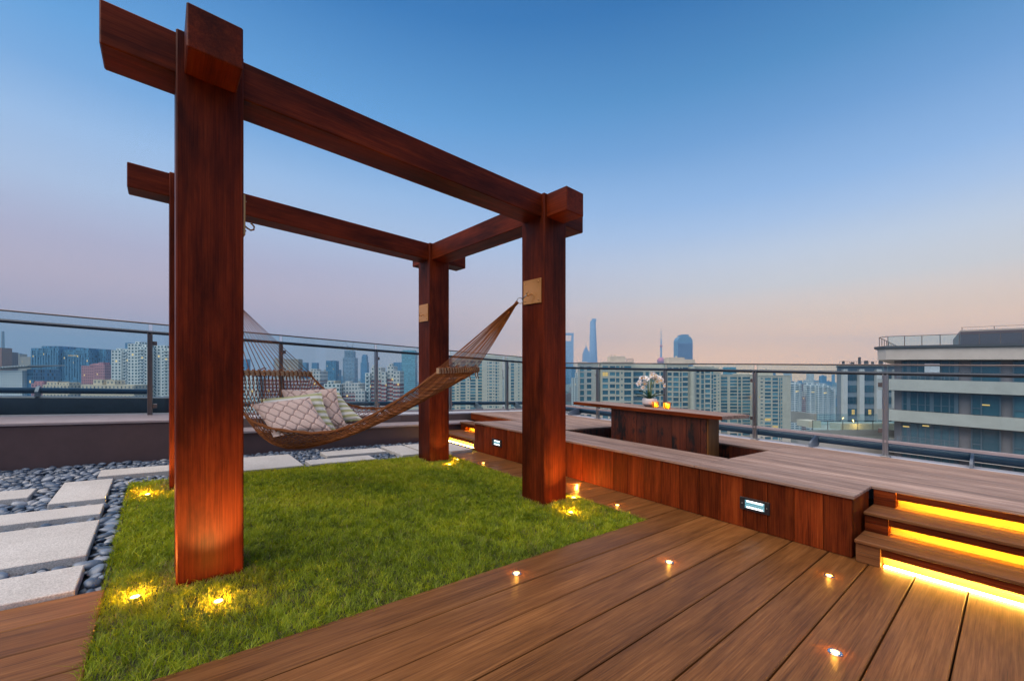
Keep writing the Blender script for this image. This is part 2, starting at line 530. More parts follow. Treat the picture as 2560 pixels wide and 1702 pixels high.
def wramp(stops):
    nd = wt.nodes.new('ShaderNodeValToRGB'); cr = nd.color_ramp
    wt.links.new(sep.outputs[2], nd.inputs[0])
    while len(cr.elements) > 1: cr.elements.remove(cr.elements[-1])
    cr.elements[0].position = stops[0][0]; cr.elements[0].color = (*stops[0][1], 1)
    for p, c in stops[1:]:
        e = cr.elements.new(p); e.color = (*c, 1)
    return nd.outputs[0]


def k_(m, r, g, b):
    return tuple(m * x for x in sr(r, g, b))


left = wramp([(0.0, sr(178, 158, 166)), (0.06, sr(186, 162, 170)), (0.116, sr(196, 168, 178)), (0.17, sr(198, 176, 188)), (0.226, sr(186, 178, 200)), (0.308, sr(176, 194, 224)), (0.384, sr(156, 188, 228)), (0.452, sr(120, 168, 220)), (0.514, sr(98, 158, 216)), (0.65, sr(50, 118, 184)), (0.8, sr(32, 92, 155)), (1.0, sr(25, 75, 135))])
right = wramp([(0.0, k_(1.95, 255, 184, 98)), (0.05, k_(1.8, 255, 188, 106)), (0.08, k_(1.6, 255, 194, 124)), (0.119, k_(1.16, 255, 211, 166)), (0.183, sr(228, 220, 214)), (0.244, sr(206, 214, 228)), (0.302, sr(174, 198, 232)), (0.357, sr(146, 182, 228)), (0.457, sr(106, 154, 208)), (0.542, sr(72, 132, 188)), (0.65, sr(34, 102, 165)), (0.8, sr(28, 86, 150)), (1.0, sr(25, 75, 135))])
mr = wt.nodes.new('ShaderNodeMapRange'); mr.interpolation_type = 'SMOOTHSTEP'
wt.links.new(sep.outputs[0], mr.inputs[0]); mr.inputs[1].default_value = -0.6; mr.inputs[2].default_value = 0.75
mx = wt.nodes.new('ShaderNodeMix'); mx.data_type = 'RGBA'
wt.links.new(mr.outputs[0], mx.inputs[0]); wt.links.new(left, mx.inputs[6]); wt.links.new(right, mx.inputs[7])
sky = wt.nodes.new('ShaderNodeTexSky'); sky.sky_type = 'NISHITA'; sky.sun_disc = False
sky.sun_elevation = SUN_EL; sky.sun_rotation = SUN_ROT
def wmix(fac_src, lo, hi, a, b):
    q = wt.nodes.new('ShaderNodeMapRange'); q.interpolation_type = 'SMOOTHSTEP'
    wt.links.new(fac_src, q.inputs[0]); q.inputs[1].default_value = lo; q.inputs[2].default_value = hi
    m_ = wt.nodes.new('ShaderNodeMix'); m_.data_type = 'RGBA'; wt.links.new(q.outputs[0], m_.inputs[0])
    for s_, x in ((m_.inputs[6], a), (m_.inputs[7], b)):
        if isinstance(x, tuple): s_.default_value = (*x, 1)
        else: wt.links.new(x, s_)
    return m_.outputs[2]


# the eastern half of the sky behind the camera has no afterglow, and below the horizon lies dark land
east = wramp([(0.0, sr(110, 125, 160)), (0.12, sr(140, 155, 190)), (0.3, sr(130, 165, 215)), (0.5, sr(88, 145, 205)), (0.8, sr(32, 92, 155)), (1.0, sr(25, 75, 135))])
dusk = wmix(sep.outputs[1], -0.35, 0.25, east, mx.outputs[2])
dusk = wmix(sep.outputs[2], -0.06, -0.005, (0.030, 0.036, 0.048), dusk)
b1 = wt.nodes.new('ShaderNodeBackground'); b1.inputs[1].default_value = 1.08; wt.links.new(dusk, b1.inputs[0])
b2 = wt.nodes.new('ShaderNodeBackground'); b2.inputs[1].default_value = 0.004; wt.links.new(sky.outputs[0], b2.inputs[0])
ad = wt.nodes.new('ShaderNodeAddShader'); wt.links.new(b1.outputs[0], ad.inputs[0]); wt.links.new(b2.outputs[0], ad.inputs[1])
wt.links.new(ad.outputs[0], wo.inputs[0])

sl = bpy.data.lights.new('sky_fill', 'SUN'); sl.energy = 4.8; sl.angle = math.radians(75); sl.color = (1.0, 0.86, 0.72)  # added wide overhead fill that strengthens the dusk skylight; the real disc has set
so = bpy.data.objects.new('sky_fill', sl); COL.objects.link(so)
sd = Vector((-0.36, -0.34, 0.87)).normalized()
so.rotation_euler = sd.to_track_quat('Z', 'Y').to_euler()


def point(p, e, col, rad=0.02, spot=None, blend=0.6, tgt=None):
    l = bpy.data.lights.new('lamp_light', 'SPOT' if spot else 'POINT')
    l.energy = e; l.color = col; l.shadow_soft_size = rad
    if spot: l.spot_size = math.radians(spot); l.spot_blend = blend
    o = bpy.data.objects.new('lamp_light', l); o.location = T(p)
    if spot:
        d = (T(tgt) - T(p)) if tgt else Vector((0, 0, 1))
        o.rotation_euler = (-d).to_track_quat('Z', 'Y').to_euler()
    COL.objects.link(o)
    return o


# ------------------------------------------------------------------ terrace ground
mb = MB(); mb.box(-4, 7, -5, 5, -0.30, -0.075, rnd=False)
tag(mb.build('terrace_floor', M['subfloor']), 'dark concrete roof slab beneath the decking and gravel', 'floor', kind='structure')

B0, SP = -0.940, 0.2191
mb = MB(); gap = 0.0035
edges = [B0 + SP * k for k in range(17, -20, -1)]
for k in range(len(edges) - 1):
    b1_, b0_ = edges[k], edges[k + 1]
    lo, hi = b0_ + gap, b1_ - gap
    if b0_ >= 0.139 - 0.01 + 0.02: segs = [(2.965, 3.49)] if b1_ < 2.55 else []
    elif b0_ >= -0.76 + 0.01: segs = [(-3.6, -0.262), (2.965, 3.49)]
    else: segs = [(-3.6, -0.262), (-0.256, 3.56)]
    if abs(b1_ - (B0 + SP)) < 0.02:          # the board along the near lawn edge
        segs = [(-3.6, -0.262), (-0.256, 3.49)]
    for (x0, x1) in segs:
        h_ = hi
        mb.box(x0, x1, lo, h_, -0.030 + R.uniform(-.0008, .0008), R.uniform(-.0008, .0008), ax=0, ch=0.004)
deck = mb.build('deck', M['deck'])
tag(deck, 'oiled brown decking of wide boards around the lawn', 'deck', kind='structure')

# lawn
mb = MB(); mb.box(-0.258, 2.962, -0.722, 2.41, -0.07, -0.014, rnd=False)
tag(mb.build('lawn_soil', M['soil']), 'dark soil under the square lawn', 'lawn', kind='structure')

LW, LD, PH = 0.2822, 0.2979, 2.7341
PLA, PLB = 2.5173, 2.0388
POSTS = [(0, 0), (PLA, 0), (PLA, PLB), (0, PLB)]
GLAMPS = [(-0.149, -0.010), (0.148, -0.262), (-0.140, 1.935), (0.14, 1.80), (2.568, -0.265), (2.925, 0.02), (2.905, 2.02), (2.66, 1.80)]


def vnoise(x, y, seed, sc):
    r = np.random.default_rng(seed); g = r.random((64, 64))
    X = x * sc + 20; Y = y * sc + 20
    xi = np.floor(X).astype(int); yi = np.floor(Y).astype(int); fx = X - xi; fy = Y - yi
    fx = fx * fx * (3 - 2 * fx); fy = fy * fy * (3 - 2 * fy)
    q = lambda i, j: g[(xi + i) % 64, (yi + j) % 64]
    return (q(0, 0) * (1 - fx) + q(1, 0) * fx) * (1 - fy) + (q(0, 1) * (1 - fx) + q(1, 1) * fx) * fy


def grass():
    N = 265000
    a = NR.uniform(-0.275, 2.975, N); b = NR.uniform(-0.735, 2.425, N)
    dist = np.hypot(a + 0.06, b + 2.63)
    keep = NR.random(N) < np.clip((2.9 / dist) ** 1.1, 0.30, 1.0)
    for (pa, pb) in POSTS: keep &= ~((a > pa - .004) & (a < pa + LW + .004) & (b > pb - .004) & (b < pb + LD + .004))
    for (la, lb) in GLAMPS: keep &= np.hypot(a - la, b - lb) > 0.030
    a, b, dist = a[keep], b[keep], dist[keep]; N = len(a)
    cl = 0.6 * vnoise(a, b, 1, 1.6) + 0.4 * vnoise(a, b, 2, 6)
    tuft = vnoise(a, b, 3, 14)
    fine = vnoise(a, b, 6, 26)
    L = 0.80 * (0.020 + 0.028 * NR.random(N)) * (0.55 + 0.5 * tuft + 0.55 * fine) * (0.85 + 0.3 * cl)
    L *= np.where(NR.random(N) < 0.05, 1.5, 1.0)
    ang = NR.uniform(0, 2 * np.pi, N) * 0.55 + 2 * np.pi * vnoise(a, b, 5, 17) * 2.2
    lean = NR.uniform(0.15, 1.35, N)
    wd_ = (0.0009 + 0.0009 * NR.random(N)) * np.clip(dist / 2.6, 0.9, 1.9)
    tint = np.clip(-0.02 + 0.34 * vnoise(a, b, 4, 2.6) + 0.36 * NR.random(N) ** 1.3 + 0.42 * (fine - 0.45) + 0.22 * (vnoise(a, b, 9, 6) - .4) + 0.03 + 0.22 * (b / 2.4), 0, 0.86)
    for (pa, pb) in POSTS:
        dd = np.hypot(np.maximum(0, np.abs(a - pa - LW / 2) - LW / 2), np.maximum(0, np.abs(b - pb - LD / 2) - LD / 2))
        near_p = (dd < 0.06) & (NR.random(N) < 0.45); tint[near_p] = NR.uniform(0.9, 1.0, near_p.sum())
    dry = NR.random(N) < 0.03 + 0.16 * (vnoise(a, b, 8, 5) > 0.78)
    tint[dry] = NR.uniform(0.88, 1.0, dry.sum())
    ca, sa = np.cos(ang), np.sin(ang)
    curl = NR.uniform(-1.8, 1.8, N)
    lv = []
    for t in (0.0, 0.38, 0.72, 1.0):
        out = L * lean * (0.35 * t + 0.65 * t * t)
        up = L * (t - 0.30 * lean * t * t)
        an2 = curl * t * t
        cx = np.cos(ang + an2) * out; cy = np.sin(ang + an2) * out
        lv.append((a + cx, b + cy, -0.014 + up))
    px, py = -sa, ca
    w = [1.0, 0.9, 0.6]
    pts = []
    for i in range(3):
        x, y, z = lv[i]
        pts.append((x - px * wd_ * w[i], y - py * wd_ * w[i], z)); pts.append((x + px * wd_ * w[i], y + py * wd_ * w[i], z))
    pts.append(lv[3])
    V = np.stack([np.stack(p, 1) for p in pts], 1).reshape(-1, 3)      # N*7
    ref = np.array(T((1.3, 0.8, 0)))
    Aw = np.array(AX); Bw = np.array(BX); Ow = np.array(OO)
    P = Ow + V[:, :1] * Aw + V[:, 1:2] * Bw; P[:, 2] += V[:, 2]; P -= ref
    base = (np.arange(N) * 7)[:, None]
    quads = np.concatenate([base + np.array([0, 1, 3, 2]), base + np.array([2, 3, 5, 4])], 1).reshape(-1, 4)
    tris = base + np.array([4, 5, 6])
    me = bpy.data.meshes.new('grass')
    me.vertices.add(len(P)); me.vertices.foreach_set('co', P.astype(np.float32).ravel())
    nl = quads.size + tris.size
    me.loops.add(nl)
    me.loops.foreach_set('vertex_index', np.concatenate([quads.ravel(), tris.ravel()]).astype(np.int32))
    nq, nt = len(quads), len(tris)
    me.polygons.add(nq + nt)
    me.polygons.foreach_set('loop_start', np.concatenate([np.arange(nq) * 4, nq * 4 + np.arange(nt) * 3]).astype(np.int32))
    at = me.attributes.new('tint', 'FLOAT', 'POINT')
    at.data.foreach_set('value', np.repeat(tint, 7).astype(np.float32))
    me.update(calc_edges=True); me.validate()
    me.materials.append(M['grass'])
    o = bpy.data.objects.new('grass', me); o.location = ref; COL.objects.link(o)
    tag(o, 'fine bright green grass of the square lawn', 'grass', kind='stuff')


grass()

# stone slabs in the gravel
SLABS = [
    ((-1.05, -0.362, 0.170, 0.490), 'pale granite slab beside the left decking, nearest the camera'),
    ((-1.25, -0.370, 0.640, 1.305), 'largest pale granite slab left of the lawn, in the middle of the gravel'),
    ((-1.35, -0.380, 1.460, 1.725), 'narrow pale granite slab behind the largest left slab'),
    ((-0.690, -0.385, 1.890, 2.600), 'pale granite slab set lengthwise by the far left lawn corner'),
    ((-1.55, -0.830, 2.180, 2.470), 'pale granite slab cut by the left picture edge'),
    ((-0.50, 0.42, 2.740, 3.030), 'long pale granite slab under the plum wall behind the front pergola post'),
    ((0.50, 1.165, 2.430, 3.145), 'big square granite slab under the hammock pillows'),
    ((1.235, 1.985, 2.430, 2.680), 'pale granite slab along the back lawn edge under the hammock'),
    ((1.525, 2.300, 2.830, 3.135), 'pale granite slab by the plum wall under the hammock'),
    ((2.370, 2.690, 2.490, 3.200), 'granite slab set crosswise just left of the back right post'),
    ((2.740, 3.050, 2.630, 3.210), 'granite slab partly hidden by the back right post'),
    ((3.10, 3.46, 2.47, 3.45), 'granite slab glowing yellow before the back steps'),
]
for (a0, a1, b0, b1_), lab in SLABS:
    mb = MB(); mb.box(a0, a1, b0, b1_, -0.035, 0.016, ch=0.004)
    tag(mb.build('stone_slab', M['slab']), lab, 'paving slab', 'granite slabs set in the gravel')

mb = MB(); mb.box(-3.6, -0.262, 0.15, 3.56, -0.075, -0.056, rnd=False); mb.box(-0.262, 3.49, 2.42, 3.56, -0.075, -0.056, rnd=False)
tag(mb.build('gravel_bed', M['gravelbed']), 'dark bed under the river pebbles', 'gravel', kind='structure')
mb = MB(); mb.box(-0.262, -0.256, 0.145, 2.41, -0.07, -0.002, rnd=False)
mb.box(-0.256, 2.96, 2.412, 2.418, -0.07, -0.002, rnd=False)
tag(mb.build('lawn_edging', M['subfloor']), 'thin dark edging strip of the lawn', 'edging', kind='structure')


def ico(sub):
    import bmesh
    bm = bmesh.new(); bmesh.ops.create_icosphere(bm, subdivisions=sub, radius=1)
    v = np.array([x.co[:] for x in bm.verts]); f = [[w.index for w in q.verts] for q in bm.faces]
    bm.free(); return v, f


def pebbles():
    iv, fi = ico(2)
    shapes = []
    for k in range(7):
        ph = NR.uniform(0, 6.28, (4, 3)); fr = NR.uniform(1.0, 2.1, (4, 3))
        d = np.ones(len(iv))
        for q in range(4): d += 0.055 * np.sin(iv @ fr[q] * 1.7 + ph[q, 0])
        shapes.append(iv * d[:, None])
    placed = []; grid = {}
    for layer in range(2):
        tries = 52000 if layer == 0 else 30000
        for _ in range(tries):
            if R.random() < 0.68: a, b = R.uniform(-2.1, -0.29), R.uniform(0.155, 3.53)
            else: a, b = R.uniform(-0.29, 3.44), R.uniform(2.45, 3.53)
            far = a > -0.25
            r = R.uniform(0.019, 0.036) if not far else R.uniform(0.014, 0.028)
            if b < 1.9 and a > -0.38 or R.random() < 0.25: r *= 1.18
            hit = False
            if layer == 0:
                for (s, _l) in SLABS:
                    if s[0] - r * .75 < a < s[1] + r * .75 and s[2] - r * .75 < b < s[3] + r * .75: hit = True; break
            else:
                for (s, _l) in SLABS:
                    if s[0] - r < a < s[1] + r and s[2] - r < b < s[3] + r: hit = True; break
            if hit: continue
            key = (int(a / 0.08), int(b / 0.08))
            for i in (-1, 0, 1):
                for j in (-1, 0, 1):
                    for (pa, pb, pr, pl) in grid.get((key[0] + i, key[1] + j), ()):
                        if pl == layer and (pa - a) ** 2 + (pb - b) ** 2 < ((pr + r) * (0.76 if layer == 0 else 0.86)) ** 2: hit = True; break
                    if hit: break
                if hit: break
            if hit: continue
            grid.setdefault(key, []).append((a, b, r, layer)); placed.append((a, b, r, layer))
    placed.sort(key=lambda p: math.hypot(p[0] + 0.06, p[1] + 2.63) / p[2] + (0 if p[0] > -1.0 or p[1] > 1.2 else 500) - 8 * p[3])
    meshes = []
    for s in shapes:
        me = bpy.data.meshes.new('river_pebble'); me.from_pydata(s.tolist(), [], fi)
        me.polygons.foreach_set('use_smooth', np.ones(len(fi), dtype=bool)); me.materials.append(M['pebble']); meshes.append(me)
    mb = MB(); F = np.array(fi); nV = 0; VV, FF = [], []
    from mathutils import Euler
    for i, (a, b, r, ly) in enumerate(placed):
        rot = Euler((R.uniform(-.35, .35), R.uniform(-.35, .35), R.uniform(0, 6.28)))
        sc = (r * R.uniform(1.1, 1.5), r * R.uniform(0.8, 1.0), r * R.uniform(0.42, 0.62))
        z = -0.056 + sc[2] * 0.9 + (0.0 if ly == 0 else 0.022)
        loc = T((a, b, z))
        if i < 300:
            o = bpy.data.objects.new('river_pebble', meshes[i % 7]); o.location = loc; o.rotation_euler = rot; o.scale = sc
            COL.objects.link(o)
            tag(o, 'smooth blue grey river pebble among the nearest of the pebble bed left of the lawn', 'pebble', 'river pebbles left of the lawn')
        else:
            mtx = np.array(rot.to_matrix()) @ np.diag(sc)
            VV.append(shapes[i % 7] @ mtx.T + np.array(loc)); FF.append(F + nV); nV += len(iv)
    VV = np.concatenate(VV); FF = np.concatenate(FF)
    ref = np.array(T((0.5, 2.9, -0.05)))
    me = bpy.data.meshes.new('gravel'); me.from_pydata((VV - ref).tolist(), [], FF.tolist())
    me.polygons.foreach_set('use_smooth', np.ones(len(FF), dtype=bool)); me.materials.append(M['pebble'])
    o = bpy.data.objects.new('gravel', me); o.location = ref; COL.objects.link(o)
    tag(o, 'blue grey river pebbles filling the bed around the granite slabs', 'gravel', kind='stuff')


pebbles()

# ------------------------------------------------------------------ pergola
pg = empty('pergola', T((PLA / 2 + .14, PLB / 2 + .15, 0)), 'dark red hardwood pergola of four thick posts and crossed beams on the lawn', 'pergola')
for (pa, pb) in POSTS:
    mb = MB(); mb.box(pa, pa + LW, pb, pb + LD, -0.06, PH + 0.002, ax=2, ch=0.006)
    mb.build('post', M['pergola'], pg)
HB, DD = 0.2047, 0.032
for pb in (0, PLB):
    mb = MB(); mb.box(-0.2716, PLA + LW + 0.2768, pb + DD, pb + LD - DD, PH - HB, PH, ax=0, ch=0.006)
    mb.build('long_beam', M['pergola'], pg)
for pa in (0, PLA):
    mb = MB(); mb.box(pa + DD, pa + LW - DD, -0.235, PLB + LD + 0.235, PH - HB - 0.003, PH - 0.003, ax=1, ch=0.006)
    mb.build('cross_beam', M['pergola'], pg)
for (pa, pb, sg, hz) in ((0, 0, 1, 1.80), (0, PLB, 1, 1.77), (PLA, 0, -1, 1.772), (PLA, PLB, -1, 1.757)):
    fa = pa + (LW if sg > 0 else 0)
    mb = MB(); x0, x1 = sorted((fa, fa + sg * 0.012))
    mb.box(x0, x1, pb + 0.03, pb + 0.262, hz, hz + 0.218, ch=0.002)
    pl = mb.build('hook_plate', M['brass'], pg)
    for (q, w) in ((.06, .03), (.235, .03), (.06, .19), (.235, .19)):
        mb = MB(); mb.lathe((fa + sg * .012, pb + q, hz + w - .005), [(0.003, 0), (.008, .003), (.008, .007), (.003, .01)], 8)
        mb.build('screw_head', M['hook'], pl, smooth=True)
    mb = MB(); bb = pb + 0.15; hh = hz + 0.085
    pts = [(0, 0), (.012, .001), (.028, -.012), (.045, -.02), (.06, -.012), (.062, .005), (.052, .016), (.045, .021)]
    mb.tube([(fa + sg * (.008 + p[0]), bb, hh + p[1]) for p in pts], 0.005, 8)
    mb.build('hook', M['hook'], pl, smooth=True)

# ------------------------------------------------------------------ hammock
H0 = Vector((0.30, 2.19)); H1 = Vector((2.51, 0.15))
HL = (H1 - H0).length; HD = (H1 - H0) / HL; HN = Vector((-HD.y, HD.x))


def hp(t, off, h):
    p = H0 + HD * (HL * t) + HN * off
    return (p.x, p.y, h)


def interp(tab, s):
    for i in range(len(tab) - 1):
        if s <= tab[i + 1][0] or i == len(tab) - 2:
            p0 = tab[max(i - 1, 0)]; p1 = tab[i]; p2 = tab[i + 1]; p3 = tab[min(i + 2, len(tab) - 1)]
            u = (s - p1[0]) / (p2[0] - p1[0]); r = []
            for k in range(1, len(p1)):
                m1 = (p2[k] - p0[k]) / max(1e-6, p2[0] - p0[0]) * (p2[0] - p1[0]); m2 = (p3[k] - p1[k]) / max(1e-6, p3[0] - p1[0]) * (p2[0] - p1[0])
                r.append((2 * u ** 3 - 3 * u * u + 1) * p1[k] + (u ** 3 - 2 * u * u + u) * m1 + (-2 * u ** 3 + 3 * u * u) * p2[k] + (u ** 3 - u * u) * m2)
            return r
NEAR = [(0, .172, -.45, 1.03), (.1, .185, -.43, .80), (.2, .212, -.40, .66), (.3, .262, -.37, .585), (.4, .325, -.355, .560), (.5, .40, -.35, .556), (.6, .47, -.35, .600), (.7, .545, -.35, .705), (.8, .62, -.36, .845), (.9, .69, -.40, .985), (1, .752, -.45, 1.125)]
MIDL = [(0, .203, 0, 1.03), (.1, .215, -.02, .66), (.2, .240, -.06, .46), (.3, .28, -.07, .385), (.4, .335, -.07, .39), (.5, .41, -.06, .455), (.6, .48, -.05, .54), (.7, .555, -.04, .65), (.8, .635, -.03, .785), (.9, .71, 0, .945), (1, .784, 0, 1.145)]
FARL = [(0, .235, .45, 1.036), (.1, .265, .42, .96), (.2, .30, .38, .885), (.3, .342, .36, .80), (.4, .392, .35, .745), (.5, .445, .35, .722), (.6, .51, .35, .735), (.7, .585, .35, .795), (.8, .66, .37, .89), (.9, .74, .41, 1.01), (1, .817, .45, 1.163)]


def bed(s, w):
    n, m, f = interp(NEAR, s), interp(MIDL, s), interp(FARL, s)
    a = w * (w - 1) / 2; b = 1 - w * w; c = w * (w + 1) / 2
    return hp(*[n[k] * a + m[k] * b + f[k] * c for k in range(3)])


hm = empty('hammock', T(hp(.5, 0, .45)), 'brown rope hammock slung between two pergola posts, full of pillows', 'hammock')
mb = MB(); NS = 22; ST = 40
for i in range(NS):
    for ph in (0, 1):
        pts = []
        for k in range(ST + 1):
            s = k / ST; zig = (1 if (k + ph) % 2 else -1)
            amp = 0.5 * min(1, 16 * s, 6 * (1 - s) + 0.25)
            w = -1 + 2 * (i + 0.5 + zig * amp) / NS
            p = bed(s, max(-1, min(1, w)))
            pts.append((p[0], p[1], p[2] + (.0025 if ph else 0)))
        mb.tube(pts, 0.0037, 5)
for w in (-1, 1):
    for o in (0, 0.006, -0.006):
        mb.tube([Vector(bed(k / 40, w)) + Vector((0, 0, o + 0.004 * math.sin(k * 1.9 + o * 900))) for k in range(41)], 0.0062, 6)
mb.build('net_bed', M['rope'], hm, smooth=True)


def bar_end(tab_n, tab_f, i, e):
    n, f = tab_n[i][1:], tab_f[i][1:]
    q = [n[k] + (f[k] - n[k]) * e for k in range(3)]
    return hp(*q)


for (i, ring) in ((0, (0.06, -0.02, 1.73)), (-1, (0.957, 0, 1.785))):
    P0, P1 = Vector(bar_end(NEAR, FARL, i, -.03)), Vector(bar_end(NEAR, FARL, i, 1.03))
    mb = MB(); d = (P1 - P0).normalized(); nrm = Vector((d.y, -d.x, 0)).normalized()
    q = [P0 - nrm * .011 + Vector((0, 0, -.022)), P0 + nrm * .011 + Vector((0, 0, -.022)), P0 + nrm * .011 + Vector((0, 0, .022)), P0 - nrm * .011 + Vector((0, 0, .022))]
    n = 4; dv = P1 - P0
    mb.add([tuple(x) for x in q] + [tuple(x + dv) for x in q], [(3, 2, 1, 0), (4, 5, 6, 7)] + [(k, (k + 1) % 4, 4 + (k + 1) % 4, 4 + k) for k in range(4)],
           [(0, x.x * 3, x.z) for x in q] + [(1, x.x * 3, x.z) for x in q])
    bar = mb.build('spreader_bar', M['barwood'], hm)
    mb = MB()
    NL = 17; tails = []
    for k in range(NL):
        c = P0 + dv * ((k + .7) / (NL + .4)); lp = []
        for z in range(9):
            an = 2 * math.pi * z / 8
            lp.append(tuple(c + nrm * (.018 * math.cos(an)) + Vector((0, 0, .031 * math.sin(an))) + d * (R.uniform(-.002, .002) + .008 * (z / 8 - .5))))
        mb.tube(lp, 0.0048, 5)
        if k % 4 == 1:
            c2 = c + Vector((0, 0, .028)) + nrm * .015
            tails.append([tuple(c2), tuple(c2 + nrm * .02 + d * .015 + Vector((0, 0, .018))), tuple(c2 + nrm * .03 + d * .035 + Vector((0, 0, .014)))])
        if k in (3, 4, 11, 14, 15) and i == -1:
            c2 = c + Vector((0, 0, -.02)) + nrm * .02
            tails.append([tuple(c2), tuple(c2 + Vector((.004, .004, -.03))), tuple(c2 + Vector((.012, -.004, -R.uniform(.06, .09))))])
    mb.build('bar_lashing', M['rope'], bar, smooth=True)
    for tl in tails:
        mb = MB(); mb.tube(tl, 0.005, 5); mb.build('rope_tail', M['rope'], bar, smooth=True)
    rg = Vector(hp(*ring)); mb = MB()
    NC = 16 if i == 0 else 22
    for k in range(NC):
        c = P0 + dv * ((k + .7) / (NC + .4)) + Vector((0, 0, .024))
        gl = c.lerp(rg, .86) + d * ((k - NC / 2) * .0018)
        mid = c.lerp(gl, .5) + Vector((0, 0, -.006 + R.uniform(-.004, .004)))
        mb.tube([tuple(c), tuple(mid), tuple(gl), tuple(rg + d * ((k - NC / 2) * .0008))], 0.0031 if i == 0 else .0037, 5)
    w0 = Vector(P0.lerp(P1, .5)).lerp(rg, .86)
    mb.tube([tuple(w0), tuple(w0.lerp(rg, .5)), tuple(rg)], [.017, .014, .017], 8)
    mb.build('suspension_cord', M['rope'], hm, smooth=True)
    mb = MB(); dirv = Vector((HD.x, HD.y, .55)) * (1 if i == -1 else -1)
    if i == 0: dirv.z = .55
    dirv.normalize(); cc = rg + dirv * .024; up = Vector((0, 0, 1)).cross(dirv).cross(dirv).normalized()
    mb.tube([tuple(cc + (dirv * math.cos(q_) + up * math.sin(q_)) * .026) for q_ in [2 * math.pi * z / 16 for z in range(16)]], 0.004, 6, closed=True)
    tip = (2.51 - .056, .15, 1.845) if i == -1 else (0.2822 + .056, 2.19, 1.845)
    mb.tube([tuple(cc + dirv * .024), tuple((cc + dirv * .024).lerp(Vector(tip), .5) + Vector((0, 0, .004))), tip], 0.005, 6)
    mb.build('end_ring', M['steel'], hm, smooth=True)


def pillow(name, TL, TR, BR, BL, thick, mat, label, trim, stripe_flip=False):
    N = 22
    c = [Vector(hp(*p)) for p in (TL, TR, BR, BL)]
    nrm = (c[1] - c[0]).cross(c[3] - c[0]).normalized()
    mb = MB(); vs, gs = [], []
    seed = R.uniform(0, 9)
    for side in (1, -1):
        for i in range(N + 1):
            for j in range(N + 1):
                u, v = i / N, j / N
                ue, ve = 2 * u - 1, 2 * v - 1
                pin = 0.10 * (1 - ue * ue) * abs(ve) ** 6; piv = 0.10 * (1 - ve * ve) * abs(ue) ** 6
                uu = u + (0.5 - u) * piv * 0.9; vv = v + (0.5 - v) * pin * 0.9
                p = (c[0] * (1 - uu) + c[1] * uu) * (1 - vv) + (c[3] * (1 - uu) + c[2] * uu) * vv
                puff = ((1 - ue ** 4) * (1 - ve ** 4)) ** 0.55
                wr = 0.05 * math.sin(9 * u + 4 * v + seed) * math.sin(7 * v - 3 * u + seed) * puff
                p = p + nrm * side * thick * (puff * (0.92 + wr) + 0.012)
                vs.append(tuple(p)); gs.append(((v if stripe_flip else u) + 0, (u if stripe_flip else v), 0.0))
    fs = []; q = (N + 1) ** 2
    for s in (0, 1):
        for i in range(N):
            for j in range(N):
                k = s * q + i * (N + 1) + j
                r = (k, k + 1, k + N + 2, k + N + 1)
                fs.append(r if s == 1 else r[::-1])
    rim = [i * (N + 1) for i in range(N + 1)] + [N * (N + 1) + j for j in range(1, N + 1)] + [i * (N + 1) + N for i in range(N - 1, -1, -1)] + [j for j in range(N - 1, 0, -1)]
    for a_, b_ in zip(rim, rim[1:] + rim[:1]): fs.append((a_, b_, b_ + q, a_ + q))
    mb.add(vs, fs, gs)
    o = mb.build(name, mat, smooth=True)
    return tag(o, label, 'pillow', 'pillows in the hammock')


pillow('pillow', (.174, -.22, .757), (.335, -.10, .837), (.431, -.26, .563), (.275, -.35, .500), 0.058, M['quilt'], 'beige quilted pillow in front, nearest the hammock edge', None)
pillow('pillow', (.177, -.10, .800), (.350, .02, .885), (.418, -.11, .555), (.245, -.20, .500), 0.046, M['stripe'], 'green and white striped pillow squeezed between the two beige quilted pillows', None, True)
pillow('pillow', (.205, .09, .885), (.372, .18, .920), (.432, .03, .560), (.265, -.05, .510), 0.058, M['quilt'], 'beige quilted pillow further back, between the two striped pillows', None)
pillow('pillow', (.225, .22, .850), (.362, .29, .872), (.462, .17, .625), (.320, .06, .510), 0.050, M['stripe'], 'green and white striped pillow at the back, rightmost of the pile', None, True)

# ------------------------------------------------------------------ bench, platform, steps
BH = 0.420
bench = empty('timber_bench', T((3.7, 0.2, 0)), 'long red timber bench with plank front and greyed seat beside the lawn', 'bench')
mb = MB(); sm = [-1.96, -1.788]
bs = [-1.948, -1.788, -1.613, -1.438, -1.263, -1.086, -0.912, -0.735, -0.555, -0.374, -0.194, -0.019, 0.185, 0.388, 0.614, .80, .98, 1.16, 1.34, 1.52, 1.70, 1.88, 2.06, 2.25, 2.442]
for k in range(len(bs) - 1):
    mb.box(3.4807, 3.500, bs[k] + .0015, bs[k + 1] - .0015, 0.002, BH - .022, ax=2, ch=0.002)
mb.build('front_panel', M['panel'], bench)
for (q0, q1, ae) in ((-1.948, -1.930, 3.99), (2.424, 2.442, 3.97)):
    mb = MB(); mb.box(3.5035, ae, q0, q1, 0.002, BH - .022, ax=2, ch=.002)
    mb.build('end_panel', M['panel'], bench)
mb = MB()
for (b0, b1_) in ((-1.962, -.884), (-.880, 2.46)):
    w = .1365
    for k in range(4):
        mb.box(3.458 + k * w + .0015, 3.458 + (k + 1) * w - .0015, b0, b1_, BH - .022, BH + R.uniform(-.0006, .0006), ax=1, ch=.003)
mb.build('seat', M['greywood'], bench)

pf = empty('platform', T((5, 0.5, 0)), 'raised greyed timber platform with a sunken pit around the table', 'platform')
mb = MB()
w = .1365


